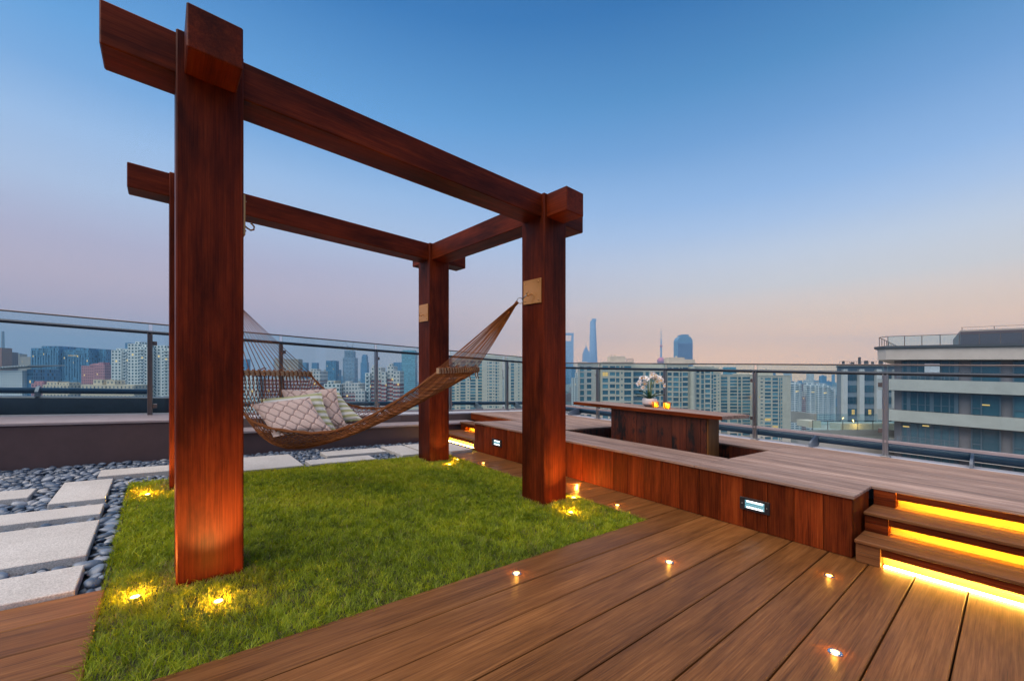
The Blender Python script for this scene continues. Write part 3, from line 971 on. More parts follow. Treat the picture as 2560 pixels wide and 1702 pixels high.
def boards(a0, a1, b0, b1_):
    k = a0
    while k < a1 - .02:
        e = min(k + w, a1)
        mb.box(k + .0015, e - .0015, b0, b1_, BH - .022, BH - .001 + R.uniform(-.0006, .0006), ax=1, ch=.003)
        k = e


boards(4.006, 6.05, -4.6, -.884)
boards(5.22, 6.05, -.880, 1.30)
boards(4.006, 4.13, -.880, 2.46)
boards(4.134, 6.05, 1.304, 2.46)
boards(4.345, 6.05, 2.464, 3.80)
mb.build('top_boards', M['greywood'], pf)
mb = MB()
mb.box(4.11, 4.126, -.87, 1.30, -.05, BH - .023, ax=2); mb.box(5.222, 5.24, -.87, 1.30, -.05, BH - .023, ax=2)
b = -.0
for k in range(9): mb.box(4.14 + k * .12, 4.14 + (k + 1) * .12 - .003, 1.306, 1.32, -.05, BH - .023, ax=2)
for k in range(9): mb.box(4.14 + k * .12, 4.14 + (k + 1) * .12 - .003, -.902, -.888, -.05, BH - .023, ax=2)
mb.build('pit_wall', M['stained'], pf)
mb = MB(); mb.box(4.126, 5.222, -.888, 1.306, -.07, -.05, rnd=False)
mb.build('pit_floor', M['void'], pf)

LEDC = (1.0, 0.52, 0.05)


def steps(name, b0, b1_, noses, label, blk, openl):
    """b0..b1 along the flight, noses = a of tread 1, tread 2, platform edge."""
    root = empty(name, T((noses[1], (b0 + b1_) / 2, 0)), label, 'steps', 'lit timber steps')
    lv = [0.0, .148, .285, BH - .001]
    for k in (1, 2):
        mb = MB(); n0, n1 = noses[k - 1], noses[k] + .10
        mb.box(n0, (n0 + n1) / 2 - .001, b0, b1_, lv[k] - .023, lv[k], ax=1, ch=.004)
        mb.box((n0 + n1) / 2 + .001, n1, b0, b1_, lv[k] - .023, lv[k], ax=1, ch=.004)
        mb.build('tread', M['tread'], root)
    for k in (1, 2, 3):
        n0 = noses[k - 1]; top = lv[k] - .023; bot = lv[k - 1]
        hh = (top - bot)
        mb = MB(); mb.box(n0 + .022, n0 + .040, openl[0], openl[1], bot + hh * .58, top - .001, ax=1, ch=.002)
        mb.build('riser_board', M['panel'], root)
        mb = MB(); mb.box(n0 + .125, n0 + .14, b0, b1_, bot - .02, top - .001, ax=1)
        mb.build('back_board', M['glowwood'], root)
        mb = MB()
        for (q0, q1) in blk: mb.box(n0 + .020, n0 + .124, q0, q1, bot + .001, bot + hh * .52, ax=1, ch=.002); mb.box(n0 + .020, n0 + .124, q0, q1, bot + hh * .53, top - .001, ax=1, ch=.002)
        mb.build('end_block', M['tread'] if k == 1 else M['panel'], root)
        mb = MB(); mb.box(n0 + .043, n0 + .053, openl[0] + .01, openl[1] - .01, top - .016, top - .006)
        mb.build('light_strip', M['led'], root)
    mb = MB(); mb.box(noses[0] + .046, noses[0] + .074, openl[0] + .01, openl[1] - .01, .003, .012)
    mb.build('light_strip', M['ledwhite'], root)
    return root


st = steps('timber_steps', -4.5, -1.968, (3.43, 3.695, 3.99), 'wide timber steps glowing yellow at the right end of the bench', [(-2.095, -1.972)], (-4.5, -2.098))
mb = MB(); mb.tube([(3.47, -2.60, .055), (3.47, -2.66, .058), (3.475, -2.72, .045), (3.478, -2.80, .02), (3.48, -2.95, .006)], .0035, 6)
mb.tube([(3.475, -2.70, .048), (3.478, -2.78, .03), (3.49, -2.9, .012)], .003, 6)
mb.build('cable', M['cable'], st, smooth=True)
steps('timber_steps', 2.462, 3.54, (3.52, 3.93, 4.33), 'small timber steps glowing yellow beyond the bench, by the plum wall', [(2.466, 2.56), (3.422, 3.535)], (2.562, 3.42))
mb = MB(); mb.box(4.345, 4.36, 2.462, 3.80, .29, BH - .024, ax=1); mb.build('fascia', M['panel'], pf)

# recessed wall lights in the bench front
for (b0, b1_, lab) in ((-1.456, -1.244, 'cold white louvred wall light in the bench front, the near one'), (1.80, 2.012, 'cold white louvred wall light in the bench front, behind the right post')):
    wl = empty('wall_light', T((3.47, (b0 + b1_) / 2, .19)), lab, 'wall light', 'louvred lights in the bench front')
    h0, h1 = .147, .243
    mb = MB(); d = .036
    mb.box(3.468, 3.4805, b0, b0 + d, h0, h1, ch=.002); mb.box(3.468, 3.4805, b1_ - d, b1_, h0, h1, ch=.002)
    mb.box(3.468, 3.4805, b0 + d, b1_ - d, h0, h0 + .018, ch=.002); mb.box(3.468, 3.4805, b0 + d, b1_ - d, h1 - .018, h1, ch=.002)
    mb.build('frame', M['black_plastic'], wl)
    mb = MB(); mb.box(3.4785, 3.4803, b0 + d, b1_ - d, h0 + .018, h1 - .018)
    mb.build('diffuser', M['coldled'], wl)
    mb = MB()
    for z in (h0 + .025, h0 + .068): mb.box(3.4755, 3.4783, b0 + d + .012, b1_ - d - .012, z - .006, z + .006)
    mb.build('light_tube', M['coldtube'], wl)
    mb = MB()
    for k in range(1, 5): mb.box(3.470, 3.474, b0 + d, b1_ - d, h0 + .018 + k * .012 - .0016, h0 + .018 + k * .012 + .0016)
    mb.build('louvre', M['black_plastic'], wl)
    for q in (b0 + .018, b1_ - .018):
        mb = MB(); mb.lathe((3.467, q, .192), [(.001, 0), (.0035, .002), (.0035, .005), (.001, .007)], 8); mb.build('screw_head', M['screw'], wl)

# ------------------------------------------------------------------ table
tb = empty('timber_table', T((4.8, .3, 0)), 'long fixed timber table with plank pedestal rising from the platform pit', 'table')
mb = MB()
for k in range(5): mb.box(4.42 + k * .142, 4.42 + (k + 1) * .142 - .003, -.70, 1.34, .762, .802, ax=1, ch=.004)
mb.build('table_top', M['greywood'], tb)
mb = MB(); mb.box(4.404, 4.418, -.70, 1.34, .758, .799, ax=1, ch=.002); mb.build('edge_board', M['panel'], tb)
mb = MB(); bs2 = [.741, .544, .357, .224, .071, -.111, -.283, -.446, -.512]
for k in range(8): mb.box(4.467, 4.485, bs2[k + 1] + .0015, bs2[k] - .0015, -.045, .758, ax=2, ch=.002)
mb.build('front_panel', M['stained'], tb)
mb = MB(); mb.box(4.470, 4.72, -.535, -.514, -.045, .757, ax=2, ch=.003); mb.box(4.488, 4.72, .722, .740, -.045, .757, ax=2, ch=.003); mb.box(4.70, 4.718, -.51, .72, -.045, .757, ax=2)
mb.build('side_panel', M['deck'], tb)

# orchid
OR = (4.83, .40)
oc = empty('orchid', T((OR[0], OR[1], .803)), 'white orchid in a white and grey bowl on the timber table', 'potted plant')
mb = MB(); mb.lathe((OR[0], OR[1], .803), [(.052, 0), (.062, .006), (.088, .034)], 28); mb.build('pot_base', M['potgrey'], oc, smooth=True)
mb = MB(); mb.lathe((OR[0], OR[1], .803), [(.088, .034), (.094, .045), (.092, .10), (.088, .108), (.083, .104), (.080, .09)], 28); mb.build('pot', M['potwhite'], oc, smooth=True)
c0 = T((OR[0], OR[1], .90)); rt = Vector((1, 0, 0)); fw = Vector((0, 1, 0))
for (dx, dy, L, up) in ((-.95, -.2, .20, .085), (.95, .1, .21, .075), (.85, -.5, .17, .12), (-.5, .6, .16, .13), (-.35, -.7, .15, .13), (.3, .8, .17, .10), (.35, -.9, .14, .07), (-.8, .3, .16, .05)):
    mb = MB(W); d = Vector((dx, dy, 0)).normalized(); s = Vector((-d.y, d.x, 0)); vs = []; nn = 9
    for k in range(nn):
        t = k / (nn - 1); p = c0 + d * (L * t) + Vector((0, 0, up * (1.9 * t - 1.15 * t * t)))
        wv = .021 * math.sin(math.pi * min(.97, .12 + .86 * t)) ** .7
        vs += [p - s * wv + Vector((0, 0, .006)), p - Vector((0, 0, .003)), p + s * wv + Vector((0, 0, .006))]
    vs2 = [v - Vector((0, 0, .002)) for v in vs]
    fs = []
    for k in range(nn - 1):
        for j in (0, 1): q = k * 3 + j; fs.append((q, q + 1, q + 4, q + 3)); m_ = len(vs); fs.append((m_ + q, m_ + q + 3, m_ + q + 4, m_ + q + 1))
    mb.add(vs + vs2, fs, None, raw=True); mb.build('leaf', M['leaf'], oc, smooth=True)
FL = []
for (ex, ey, ez, n) in ((-.155, -.02, .19, 7), (.165, -.03, .17, 7), (-.10, -.06, .155, 5), (.12, .05, .24, 5), (.03, -.05, .30, 5)):
    P0 = c0 + Vector((ex * .1, ey * .3, 0)); top = c0 + Vector((ex * .25, ey * .6, .34 if ez < .3 else .33)); end = c0 + Vector((ex, ey, ez))
    pts = []
    for k in range(13):
        t = k / 12; q = P0 * (1 - t) ** 3 + (P0 + Vector((0, 0, .26))) * 3 * t * (1 - t) ** 2 + (top + Vector((ex * .45, 0, .06))) * 3 * t * t * (1 - t) + end * t ** 3
        pts.append(q)
    mb = MB(W); mb.tube(pts, .0045, 6, raw=True); mb.build('stem', M['stem'], oc, smooth=True)
    for k in range(n):
        t = .55 + .45 * k / (n - 1); i = min(11, int(t * 12)); q = pts[i].lerp(pts[i + 1], t * 12 - i)
        FL.append(q + Vector((R.uniform(-.02, .02), -.012 + R.uniform(-.03, .01), R.uniform(-.012, .02))))
fm = None
for q in FL:
    if fm is None:
        mb = MB(W)
        for k in range(5):
            an = math.pi / 2 + k * 2 * math.pi / 5; r = .038 if k in (1, 4) else .033; wd2 = .024 if k in (1, 4) else .016
            d = Vector((math.cos(an), 0, math.sin(an))); s = Vector((-math.sin(an), 0, math.cos(an))); vs = [Vector((0, 0, 0))]; n = 9
            for z in range(n):
                tt = z / (n - 1); x = r * (.5 - .5 * math.cos(math.pi * (.08 + .92 * (1 - abs(2 * tt - 1))))); y = wd2 * math.sin(math.pi * (tt - .5)) * math.sin(math.pi * max(.12, (1 - abs(2 * tt - 1)) * .8 + .2)) ** .3
                vs.append(d * max(x, .004) + s * y + Vector((0, -.008 * (x / r) ** 2 + .003 * (k % 2), 0)))
            fs = [(0, z, z + 1) for z in range(1, n)]
            mb.add(vs, fs, None, 0, raw=True)
        iv, fi = ico(1)
        mb.add([Vector((p[0] * .008, p[1] * .010 - .008, p[2] * .009 - .003)) for p in iv], fi, None, 1, raw=True)
        fo = mb.build('flower', [M['petal'], M['lip']], oc, smooth=True); fm = fo
        fo.data.transform(__import__('mathutils').Matrix.Translation(base_of(oc)))
    else:
        fo = fm.copy(); COL.objects.link(fo); fo.parent = oc
    fo.location = q - base_of(oc)
    fo.rotation_euler = (R.uniform(-.5, .6), R.uniform(-.6, .6), R.uniform(-1.1, 1.1)); s = R.uniform(.85, 1.15); fo.scale = (s, s, s)
for k in range(7):
    q = R.choice(FL); mb = MB(W); iv, fi = ico(1); mb.add([q + Vector((p[0] * .006 + R.uniform(-.0005, .0005), p[1] * .006, p[2] * .009 - .03)) for p in iv], fi, None, raw=True); mb.build('bud', M['stem'], oc, smooth=True)

for (a, b, lab) in ((4.74, .262, 'amber glass candle cup touching the orchid bowl'), (4.90, .205, 'amber glass candle cup behind the other two'), (4.76, .112, 'amber glass candle cup farthest from the orchid bowl')):
    cu = empty('candle_cup', T((a, b, .803)), lab, 'candle holder', 'amber candle cups on the table')
    mb = MB(); mb.lathe((a, b, .803), [(.032, .001), (.036, .004), (.041, .075), (.0385, .075), (.034, .010), (.030, .007)], 24); mb.build('glass_cup', M['amber'], cu, smooth=True)
    mb = MB(); mb.lathe((a, b, .811), [(.020, 0), (.020, .016), (.003, .017)], 16); mb.build('candle', M['wax'], cu, smooth=True)
    mb = MB(); mb.lathe((a, b, .829), [(.001, 0), (.006, .007), (.0055, .012), (.003, .02), (.0006, .027)], 10); mb.build('flame', M['flame'], cu, smooth=True)
    l = point((a, b, .850), .9, (1, .60, .16), .008); l.name = 'candle_light'

# ------------------------------------------------------------------ lights in deck and lawn
DL = [(1.476, -.843, 'warm deck light in the board along the near lawn edge'), (2.362, -1.265, 'warm deck light midway between lawn corner and bench'), (3.020, -1.927, 'warm deck light just left of the glowing right steps'),
      (2.132, -2.150, 'warm deck light nearest the camera, with bright steel rim'), (3.078, -.363, 'warm deck light by the right lawn corner, between lawn and bench'), (3.306, .314, 'warm deck light right beside the front right post, at the bench foot'), (3.069, 1.659, 'warm deck light in the strip between back right post and bench')]
first = None
for (a, b, lab) in DL:
    if first is None:
        first = empty('deck_light', T((a, b, .0008)), lab, 'deck light', 'round lights in the decking')
        mb = MB(); mb.lathe((a, b, .0008), [(.0155, .0), (.0155, .003), (.0245, .0028), (.0265, .0012), (.0265, 0)], 24)
        mb.build('rim', M['trim'], first, smooth=False)
        mb = MB(); mb.lathe((a, b, .0016), [(.0150, 0), (.0150, .002), (.008, .0035)], 20); mb.build('lens', M['lampglass'], first)
        o = first
    else:
        o = copy_tree(first); o.location = T((a, b, .0008)); o['label'] = lab
    l = point((a, b, .026), .34 if b != .314 else 4.5, (1, .42, .05), .008)
GL = ['warm lawn light left of the big front left post', 'warm lawn light in front of the big front left post', 'warm lawn light at the back left lawn corner', 'warm lawn light hidden behind the front left post',
      'warm lawn light in front of the front right post', 'warm lawn light beside the front right post, by the deck strip', 'warm lawn light right of the back right post', 'warm lawn light in front of the back right post']
first = None
GT = [(.1, .1), (.141, .0), (.05, 2.1), (.14, 2.04), (2.65, 0), (2.80, .15), (2.80, 2.15), (2.66, 2.04)]
GE = [1.0, 1.3, .8, .9, 1.0, .9, .35, .5]
for i, (a, b) in enumerate(GLAMPS):
    if first is None:
        first = empty('lawn_light', T((a, b, -.013)), GL[i], 'lawn light', 'uplights in the lawn')
        mb = MB(); mb.lathe((a, b, -.013), [(.022, 0), (.022, .012), (.017, .012)], 20); mb.build('rim', M['steel'], first)
        mb = MB(); mb.lathe((a, b, -.013), [(.016, .002), (.016, .012), (.006, .015)], 20); mb.build('lens', M['grasslamp'], first)
    else:
        o = copy_tree(first); o.location = T((a, b, -.013)); o['label'] = GL[i]
    e = GE[i]
    point((a, b, .026), 3.6 * e, (1, .40, .045), .012)
    tx = (a * .45 + GT[i][0] * .55, b * .45 + GT[i][1] * .55, .50)
    point((a, b, .03), 30 * e, (1, .74, .20), .025, 74, 1.0, (a * .25 + GT[i][0] * .75, b * .25 + GT[i][1] * .75, .36))
    point((a, b, .034), 13 * e, (1, .42, .08), .02, 54, 1.0, (a * .7 + GT[i][0] * .3, b * .7 + GT[i][1] * .3, 1.2))

# ------------------------------------------------------------------ rear parapet wall and balustrades
pw = empty('parapet_wall', T((1, 3.9, 0)), 'low plum rendered parapet wall with stone coping behind the gravel', 'wall')
mb = MB(); mb.box(-4, .42, 3.553, 4.40, -.07, .400, ch=.006); mb.box(.42, 4.33, 3.60, 4.40, -.07, .235, ch=.006); mb.box(.424, 6.3, 3.93, 4.42, .23, .380, ch=.006)
mb.build('wall_body', M['wall'], pw)
mb = MB(); mb.box(-4, .43, 3.540, 4.40, .402, .430, ch=.004); mb.box(.43, 4.33, 3.560, 3.93, .237, .268, ch=.004)
mb.build('coping', M['ledge'], pw)
mb = MB(); q = .44
while q < 4.3: mb.box(q, q + .86, 3.915, 3.93, .27, .378, ch=.002); q += .864
mb.build('tile_band', M['brown_tile'], pw)
mb = MB(); mb.box(.43, 6.45, 3.92, 4.45, .382, .408, ch=.003); mb.build('kerb', M['kerb'], pw)

kw = MB(); kw.box(6.056, 6.47, -6, 3.915, -.07, .402, ch=.004)
tag(kw.build('kerb_wall', M['kerb']), 'white concrete kerb under the right glass balustrade', 'kerb')
op = MB(); op.box(-5, .2, 4.86, 5.1, -.6, .595, ch=.01); op.box(.2, 7.2, 4.86, 5.1, -.6, .12, ch=.01)
M['outerwall'] = plain('blue_grey_parapet', (0.050, 0.062, 0.080), 0.35, var=.15)
tag(op.build('outer_parapet', M['outerwall']), 'dark outer parapet seen through the left glass panels', 'parapet')


def rail(name, along, fixed, t0, t1, posts, ht, hh, hg, label, side, lowrail):
    root = empty(name, T((fixed, (t0 + t1) / 2, .4) if along == 1 else ((t0 + t1) / 2, fixed, .4)), label, 'balustrade', 'glass balustrades of the terrace')
    P = (lambda t, n, h: (fixed + n, t, h)) if along == 1 else (lambda t, n, h: (t, fixed + n, h))

    def bx(mb, ta, tb_, n0, n1, h0, h1, ch=0.0, mi=0):
        if along == 1: mb.box(fixed + n0, fixed + n1, ta, tb_, h0, h1, ax=1, ch=ch, mi=mi)
        else: mb.box(ta, tb_, fixed + n0, fixed + n1, h0, h1, ax=0, ch=ch, mi=mi)
    mb = MB(); mb.tube([P(t0, 0, hh), P((t0 + t1) / 2, 0, hh), P(t1, 0, hh)], .021, 12); mb.build('handrail', M['darkrail'], root, smooth=True)
    mb = MB(); bx(mb, t0, t1, .025, .043, ht - .012, ht + .006, .003); mb.build('glass_cap', M['bronze'], root)
    ed = [t0] + posts + [t1]
    for k in range(len(ed) - 1):
        a, b = ed[k] + (.02 if k else 0), ed[k + 1] - .02
        if b - a < .1: continue
        mb = MB(); bx(mb, a, b, .029, .039, hg, ht - .013); mb.build('glass_panel', M['glass'], root)
        mb = MB(); bx(mb, a - .002, a, .029, .039, hg, ht - .013); bx(mb, b, b + .002, .029, .039, hg, ht - .013)
        mb.build('glass_edge', M['glass_edge'], root)
    if lowrail:
        mb = MB(); bx(mb, lowrail[0], t1, -.02, .06, hg - .035, hg - .002, .004); mb.build('bottom_channel', M['ledge'], root)
    for t in posts:
        mb = MB(); bx(mb, t - .030, t - .018, -.028, .022, .405, hh - .012, .002); bx(mb, t + .006, t + .018, -.028, .022, .405, hh - .012, .002)
        bx(mb, t - .018, t + .006, -.012, .006, .405, hh - .02)
        po = mb.build('post', M['steel'] if lowrail and t > 1.9 or along == 1 else M['bronze'], root)
        for z in (hh - .13, hg + .10):
            mb = MB(); bx(mb, t + .02, t + .062, .012, .055, z - .025, z + .025, .003); mb.build('glass_clamp', M['bronze'], po)
        mb = MB(); bx(mb, t - .05, t + .04, -.05, .045, .4085, .416, .002); mb.build('foot_plate', M['steel'], po)


rail('glass_balustrade', 0, 4.17, -4, 6.24, [-3.02, -1.588, -.153, 1.282, 2.698, 4.129, 5.515], 1.555, 1.440, .435, 'long glass balustrade with dark handrail on the plum wall behind the hammock', -1, (.45,))
rail('glass_balustrade', 1, 6.213, -6, 4.15, [-4.43, -3.07, -1.715, -.360, .98, 2.345, 3.70], 1.445, 1.345, .595, 'long glass balustrade with blue handrail along the timber platform', -1, (-6,))

# thick facade pipes outside the glass
fp = empty('facade_pipe', T((-1.2, 4.95, .6)), 'thick blue pipe on brackets along the outer parapet, seen through the left glass', 'pipe', 'blue pipes outside the balustrades')
mb = MB(); mb.tube([(-5, 4.98, .667), (-2, 4.98, .667), (-.20, 4.98, .667)], .036, 14); mb.build('pipe', M['bluepipe'], fp, smooth=True)
for q in (-2.75, -1.21):
    mb = MB(); mb.slab([(q, 4.84, .600), (q, 4.90, .598), (q, 5.03, .60), (q, 5.03, .72), (q, 4.93, .715), (q, 4.84, .66)], (.03, 0, 0)); mb.build('bracket', M['bracket'], fp)
fp = empty('facade_pipe', T((3.5, 4.5, .5)), 'thick dark pipe on gusset brackets behind the hammock, under the back balustrade', 'pipe', 'blue pipes outside the balustrades')
mb = MB(); mb.tube([(.45, 4.52, .53), (3.5, 4.52, .53), (6.5, 4.52, .53)], .036, 14); mb.build('pipe', M['bluepipe'], fp, smooth=True)
for q in (2.30, 3.9, 4.92, 6.0):
    mb = MB(); mb.slab([(q, 4.24, .408), (q, 4.44, .408), (q, 4.60, .50), (q, 4.58, .56), (q, 4.48, .56), (q, 4.28, .46), (q, 4.24, .45)], (.025, 0, 0)); mb.build('bracket', M['bracket'], fp)
fp = empty('facade_pipe', T((6.5, -1, .45)), 'thick blue pipe on gusset brackets along the right glass balustrade', 'pipe', 'blue pipes outside the balustrades')
mb = MB(); mb.tube([(6.50, -6, .492), (6.50, 0, .492), (6.50, 4.5, .492)], .046, 16); mb.build('pipe', M['bluepipe'], fp, smooth=True)
for q in (-3.7, -2.385, -1.03, .42, 1.75, 3.0):
    mb = MB(); mb.slab([(6.13, q, .403), (6.46, q, .403), (6.56, q, .47), (6.54, q, .545), (6.44, q, .555), (6.17, q, .475), (6.13, q, .455)], (0, .022, 0)); mb.build('bracket', M['bracket'], fp)

# ------------------------------------------------------------------ the city
GZ = -75.0


def ground_mat():
    m = NT('city_ground')
    tc = m.n('ShaderNodeTexCoord')
    v = m.n('ShaderNodeTexVoronoi', ins={'Vector': tc.outputs['Object'], 'Scale': 0.02})
    n = m.noise(tc.outputs['Object'], 0.004, 5)
    c = m.mix(v.outputs['Color'], (0.05, 0.06, 0.055), (0.22, 0.20, 0.19))
    c = m.mix(m.ramp(n, [(0.4, (0, 0, 0)), (0.6, (1, 1, 1))]), c, (0.05, 0.075, 0.045))
    return m.done(m.bsdf(c, 0.9))


me = bpy.data.meshes.new('ground')
me.from_pydata([(-6800, -700, 0), (6800, -700, 0), (6800, 6400, 0), (-6800, 6400, 0)], [], [(0, 1, 2, 3)])
me.materials.append(ground_mat())
o = bpy.data.objects.new('ground', me); o.location = (0, 0, GZ); COL.objects.link(o)
tag(o, 'city ground far below the roof terrace', 'ground', kind='structure')

BEIGE = (0.56, 0.51, 0.42); CREAM = (0.60, 0.56, 0.47)
M['beige'] = plain('beige_render', BEIGE, 0.8, var=0.08, nscale=0.3)
M['cream'] = plain('cream_render', CREAM, 0.8, var=0.08, nscale=0.3)
M['greywall'] = plain('grey_render', (0.33, 0.31, 0.29), 0.8, var=0.08, nscale=0.3)
M['concrete'] = plain('pale_concrete', (0.47, 0.445, 0.41), 0.8, var=0.10, nscale=0.6, bump=0.1)
M['mauve'] = plain('mauve_grey_wall', (0.21, 0.185, 0.20), 0.7, var=0.06, nscale=0.4)
M['stone'] = plain('pilaster_stone', (0.66, 0.63, 0.60), 0.6, var=0.08, nscale=0.4)
M['winframe'] = plain('blue_grey_frame', (0.09, 0.13, 0.17), 0.4, var=0.1)
M['roofmetal'] = plain('dark_roof_edge', (0.05, 0.07, 0.09), 0.5)
M['spandrel'] = plain('spandrel_panel', (0.24, 0.29, 0.34), 0.35, var=0.1, nscale=0.5)


def win_glass(name, dark, light):
    m = NT(name)
    oi = m.n('ShaderNodeObjectInfo'); geo = m.n('ShaderNodeNewGeometry')
    rv = m.math('FRACT', m.math('ADD', oi.outputs['Random'], geo.outputs['Random Per Island']))
    c = m.ramp(rv, [(0.0, dark), (0.5, tuple(a * .6 + b * .4 for a, b in zip(dark, light))), (1.0, light)])
    return m.done(m.bsdf(c, 0.12, 0.6))


M['win'] = win_glass('apartment_glass', (0.03, 0.12, 0.18), (0.16, 0.38, 0.46))
M['winF'] = win_glass('office_glass', (0.020, 0.070, 0.105), (0.07, 0.165, 0.215))
M['lit'] = emit('lit_window', (1.0, 0.60, 0.20), 0.9)


def box_part(parent, name, mat, *bx, **kw):
    mb = MB(W)
    for q in bx: mb.box(*q, **kw)
    return mb.build(name, mat, parent)


def window_mesh(w, h):
    mb = MB(W)
    mb.box(-w / 2, w / 2, -.02, .02, 0, h, mi=0)
    fw_ = .07; nm = max(1, int(round(w / 1.1)))
    for k in range(nm + 1):
        x = -w / 2 + (w - fw_) * k / nm
        mb.box(x, x + fw_, -.06, -.021, 0, h, mi=1)
    for z in (0, h * .42 if h > 1.5 else h - fw_, h - fw_): mb.box(-w / 2 + fw_ + .003, w / 2 - fw_ - .003, -.055, -.022, z, z + fw_, mi=1)
    o = mb.build('window', [M['win'], M['winframe']], loc=(0, 0, 0))
    COL.objects.unlink(o)
    return o


def apartments(label, x0, x1, y, ztop, bays, fh, nfl, wallmat, depth=6, head=1.6, extras=(), recess=.45, lits=()):
    """block with real piers and spandrels; bays = (u0, u1, window height)."""
    root = empty('apartment_block', (0.5 * (x0 + x1), y, GZ), label, 'apartment block', 'beige apartment blocks beyond the right balustrade')
    mb = MB(W); mb.box(x0, x1, y, y + depth, GZ, ztop, rnd=True)
    u = x0
    for (a, b, wh) in bays:
        if a > u: mb.box(u, a, y - recess, y - .003, GZ, ztop - .01)
        zz = ztop - head
        mb.box(a, b, y - recess + .06, y - .003, zz, ztop - .02)
        for k in range(nfl + 4):
            z1 = zz - wh; z2 = zz - fh
            mb.box(a, b, y - recess + .06, y - .003, z2, z1)
            zz -= fh
        mb.box(a, b, y - recess + .06, y - .003, GZ, zz)
        u = b
    if u < x1: mb.box(u, x1, y - recess, y - .003, GZ, ztop - .01)
    mb.box(x0 - .2, x1 + .2, y - recess - .2, y + depth + .2, ztop, ztop + .5)
    for e in extras: mb.box(*e)
    mb.build('wall', wallmat, root)
    n = 0; cache = {}; rest = MB(W); cells = [(k, i) for k in range(nfl + 4) for i in range(len(bays))]
    lset = set(lits)
    for (k, i) in cells:
        a, b, wh = bays[i]; z = ztop - head - k * fh - wh
        if n < 98:
            key = (round(b - a, 2), round(wh, 2))
            if key not in cache: cache[key] = window_mesh(b - a, wh)
            src = cache[key]; c = src.copy(); COL.objects.link(c); c.parent = root
            c.location = Vector(((a + b) / 2, y - .05, z)) - base_of(root)
            c.name = 'window'
            if (k, i) in lset:
                c.data = src.data.copy(); c.data.materials[0] = M['lit']
            n += 1
        else:
            rest.box(a, b, y - .07, y - .03, z, z + wh)
    if rest.v: tag(rest.build('windows', M['win'], root), kind='stuff')
    return root


def bays_of(x0, x1, spec):
    W_ = x1 - x0
    return [(x0 + W_ * a, x0 + W_ * b, h) for (a, b, h) in spec]


FHB = 3.0
x0, x1 = 44.2, 58.6
apartments('beige apartment block straight behind the orchid, with a tall roof box and lattice', x0, x1 + 1, 206, 8.3,
           bays_of(x0, x1, [(.02, .21, 2.0), (.27, .45, 1.7), (.48, .60, 2.0), (.655, .71, .9), (.76, 1.0, 2.2)]), FHB, 13, M['beige'],
           extras=[(48.7, 56.1, 207, 214, 8.8, 11.5), (48.9, 49.4, 207, 207.4, 11.5, 12.3), (50.8, 51.5, 208, 209, 11.5, 12.3)], lits=[(1, 0)])
lat = MB(W)
for k in range(9): lat.box(56.4 + k * .45, 56.52 + k * .45, 207, 207.2, 8.8, 10.5)
for k in range(4): lat.box(56.4, 60.1, 207.003, 207.19, 8.9 + k * .5, 9.0 + k * .5)
lat.build('roof_lattice', M['greywall'], [o for o in COL.objects if o.name.startswith('apartment_block')][0])
x0, x1 = 60.0, 76.5
apartments('beige apartment wing with teal penthouse glazing behind the orchid flowers', x0, x1, 209, 5.4,
           bays_of(x0, x1, [(.02, .33, 2.1), (.40, .50, 2.0), (.54, .66, 1.9), (.70, .82, 2.0), (.86, .97, 2.0)]), FHB, 12, M['beige'], extras=[(60.0, 76.5, 211, 222, 5.9, 7.6)])
x0, x1 = 33.9, 44.0
apartments('beige block with blank stone flank between the right post and the orchid table', x0, x1, 210, 8.1,
           bays_of(x0, x1, [(.02, .22, 2.3), (.36, .58, 2.0)]), FHB, 13, M['concrete'], extras=[(33.9, 38, 211, 220, 8.6, 9.0)], lits=[])
x0, x1 = 89.0, 107.3
apartments('beige block with grey roof box standing below the dark round topped tower', x0, x1, 255, 8.7,
           bays_of(x0, x1, [(.02, .12, 2.0), (.14, .26, 2.0), (.31, .45, 1.9), (.50, .68, 2.2), (.72, .78, 2.5), (.81, .99, 2.1)]), 3.05, 12, M['beige'],
           extras=[(96.5, 106, 257, 266, 9.2, 13.4), (106.003, 112.4, 257, 264, 8.9, 12.2), (101, 101.9, 258, 259, 13.4, 14.2)])
cw = MB(W); pts = [(107.4 + 6.6 * t, 255.2 + 3.5 * (2 * t - 1) ** 2) for t in [k / 10 for k in range(11)]]
cw.prism(pts + [(114.0, 268), (107.4, 268)], GZ, 7.9)
o = cw.build('tower_wall', M['cream'])
tag(o, 'smooth curved cream blank tower wall between two beige window blocks', 'building')
x0, x1 = 114.6, 126.0
apartments('narrow beige block with dark blue glass shaft right of the curved cream wall', x0, x1, 262, 7.4,
           bays_of(x0, x1, [(.05, .22, 1.9), (.32, .48, 2.6), (.54, .82, 2.0), (.88, .99, 2.7)]), 3.05, 12, M['cream'])
x0, x1 = 166.5, 179.5
apartments('beige block with small square roof box left of the pale blue box tower', x0, x1, 360, 4.8,
           bays_of(x0, x1, [(.05, .33, 2.1), (.42, .70, 1.8), (.80, .90, .9)]), 2.85, 20, M['beige'], extras=[(168.8, 179, 362, 370, 5.3, 9.8), (174, 175, 363, 364, 9.8, 11)], lits=[(0, 0)])
x0, x1 = 180.0, 208.1
apartments('wide beige apartment block with white framed windows under the pale blue box tower', x0, x1, 362, 3.1,
           bays_of(x0, x1, [(.0, .22, 2.2), (.30, .52, 2.0), (.55, .64, 2.3), (.68, .92, 2.0)]), 2.85, 20, M['beige'], extras=[(196, 207, 364, 372, 3.6, 4.6)], lits=[(12, 1)])
x0, x1 = 194.3, 220
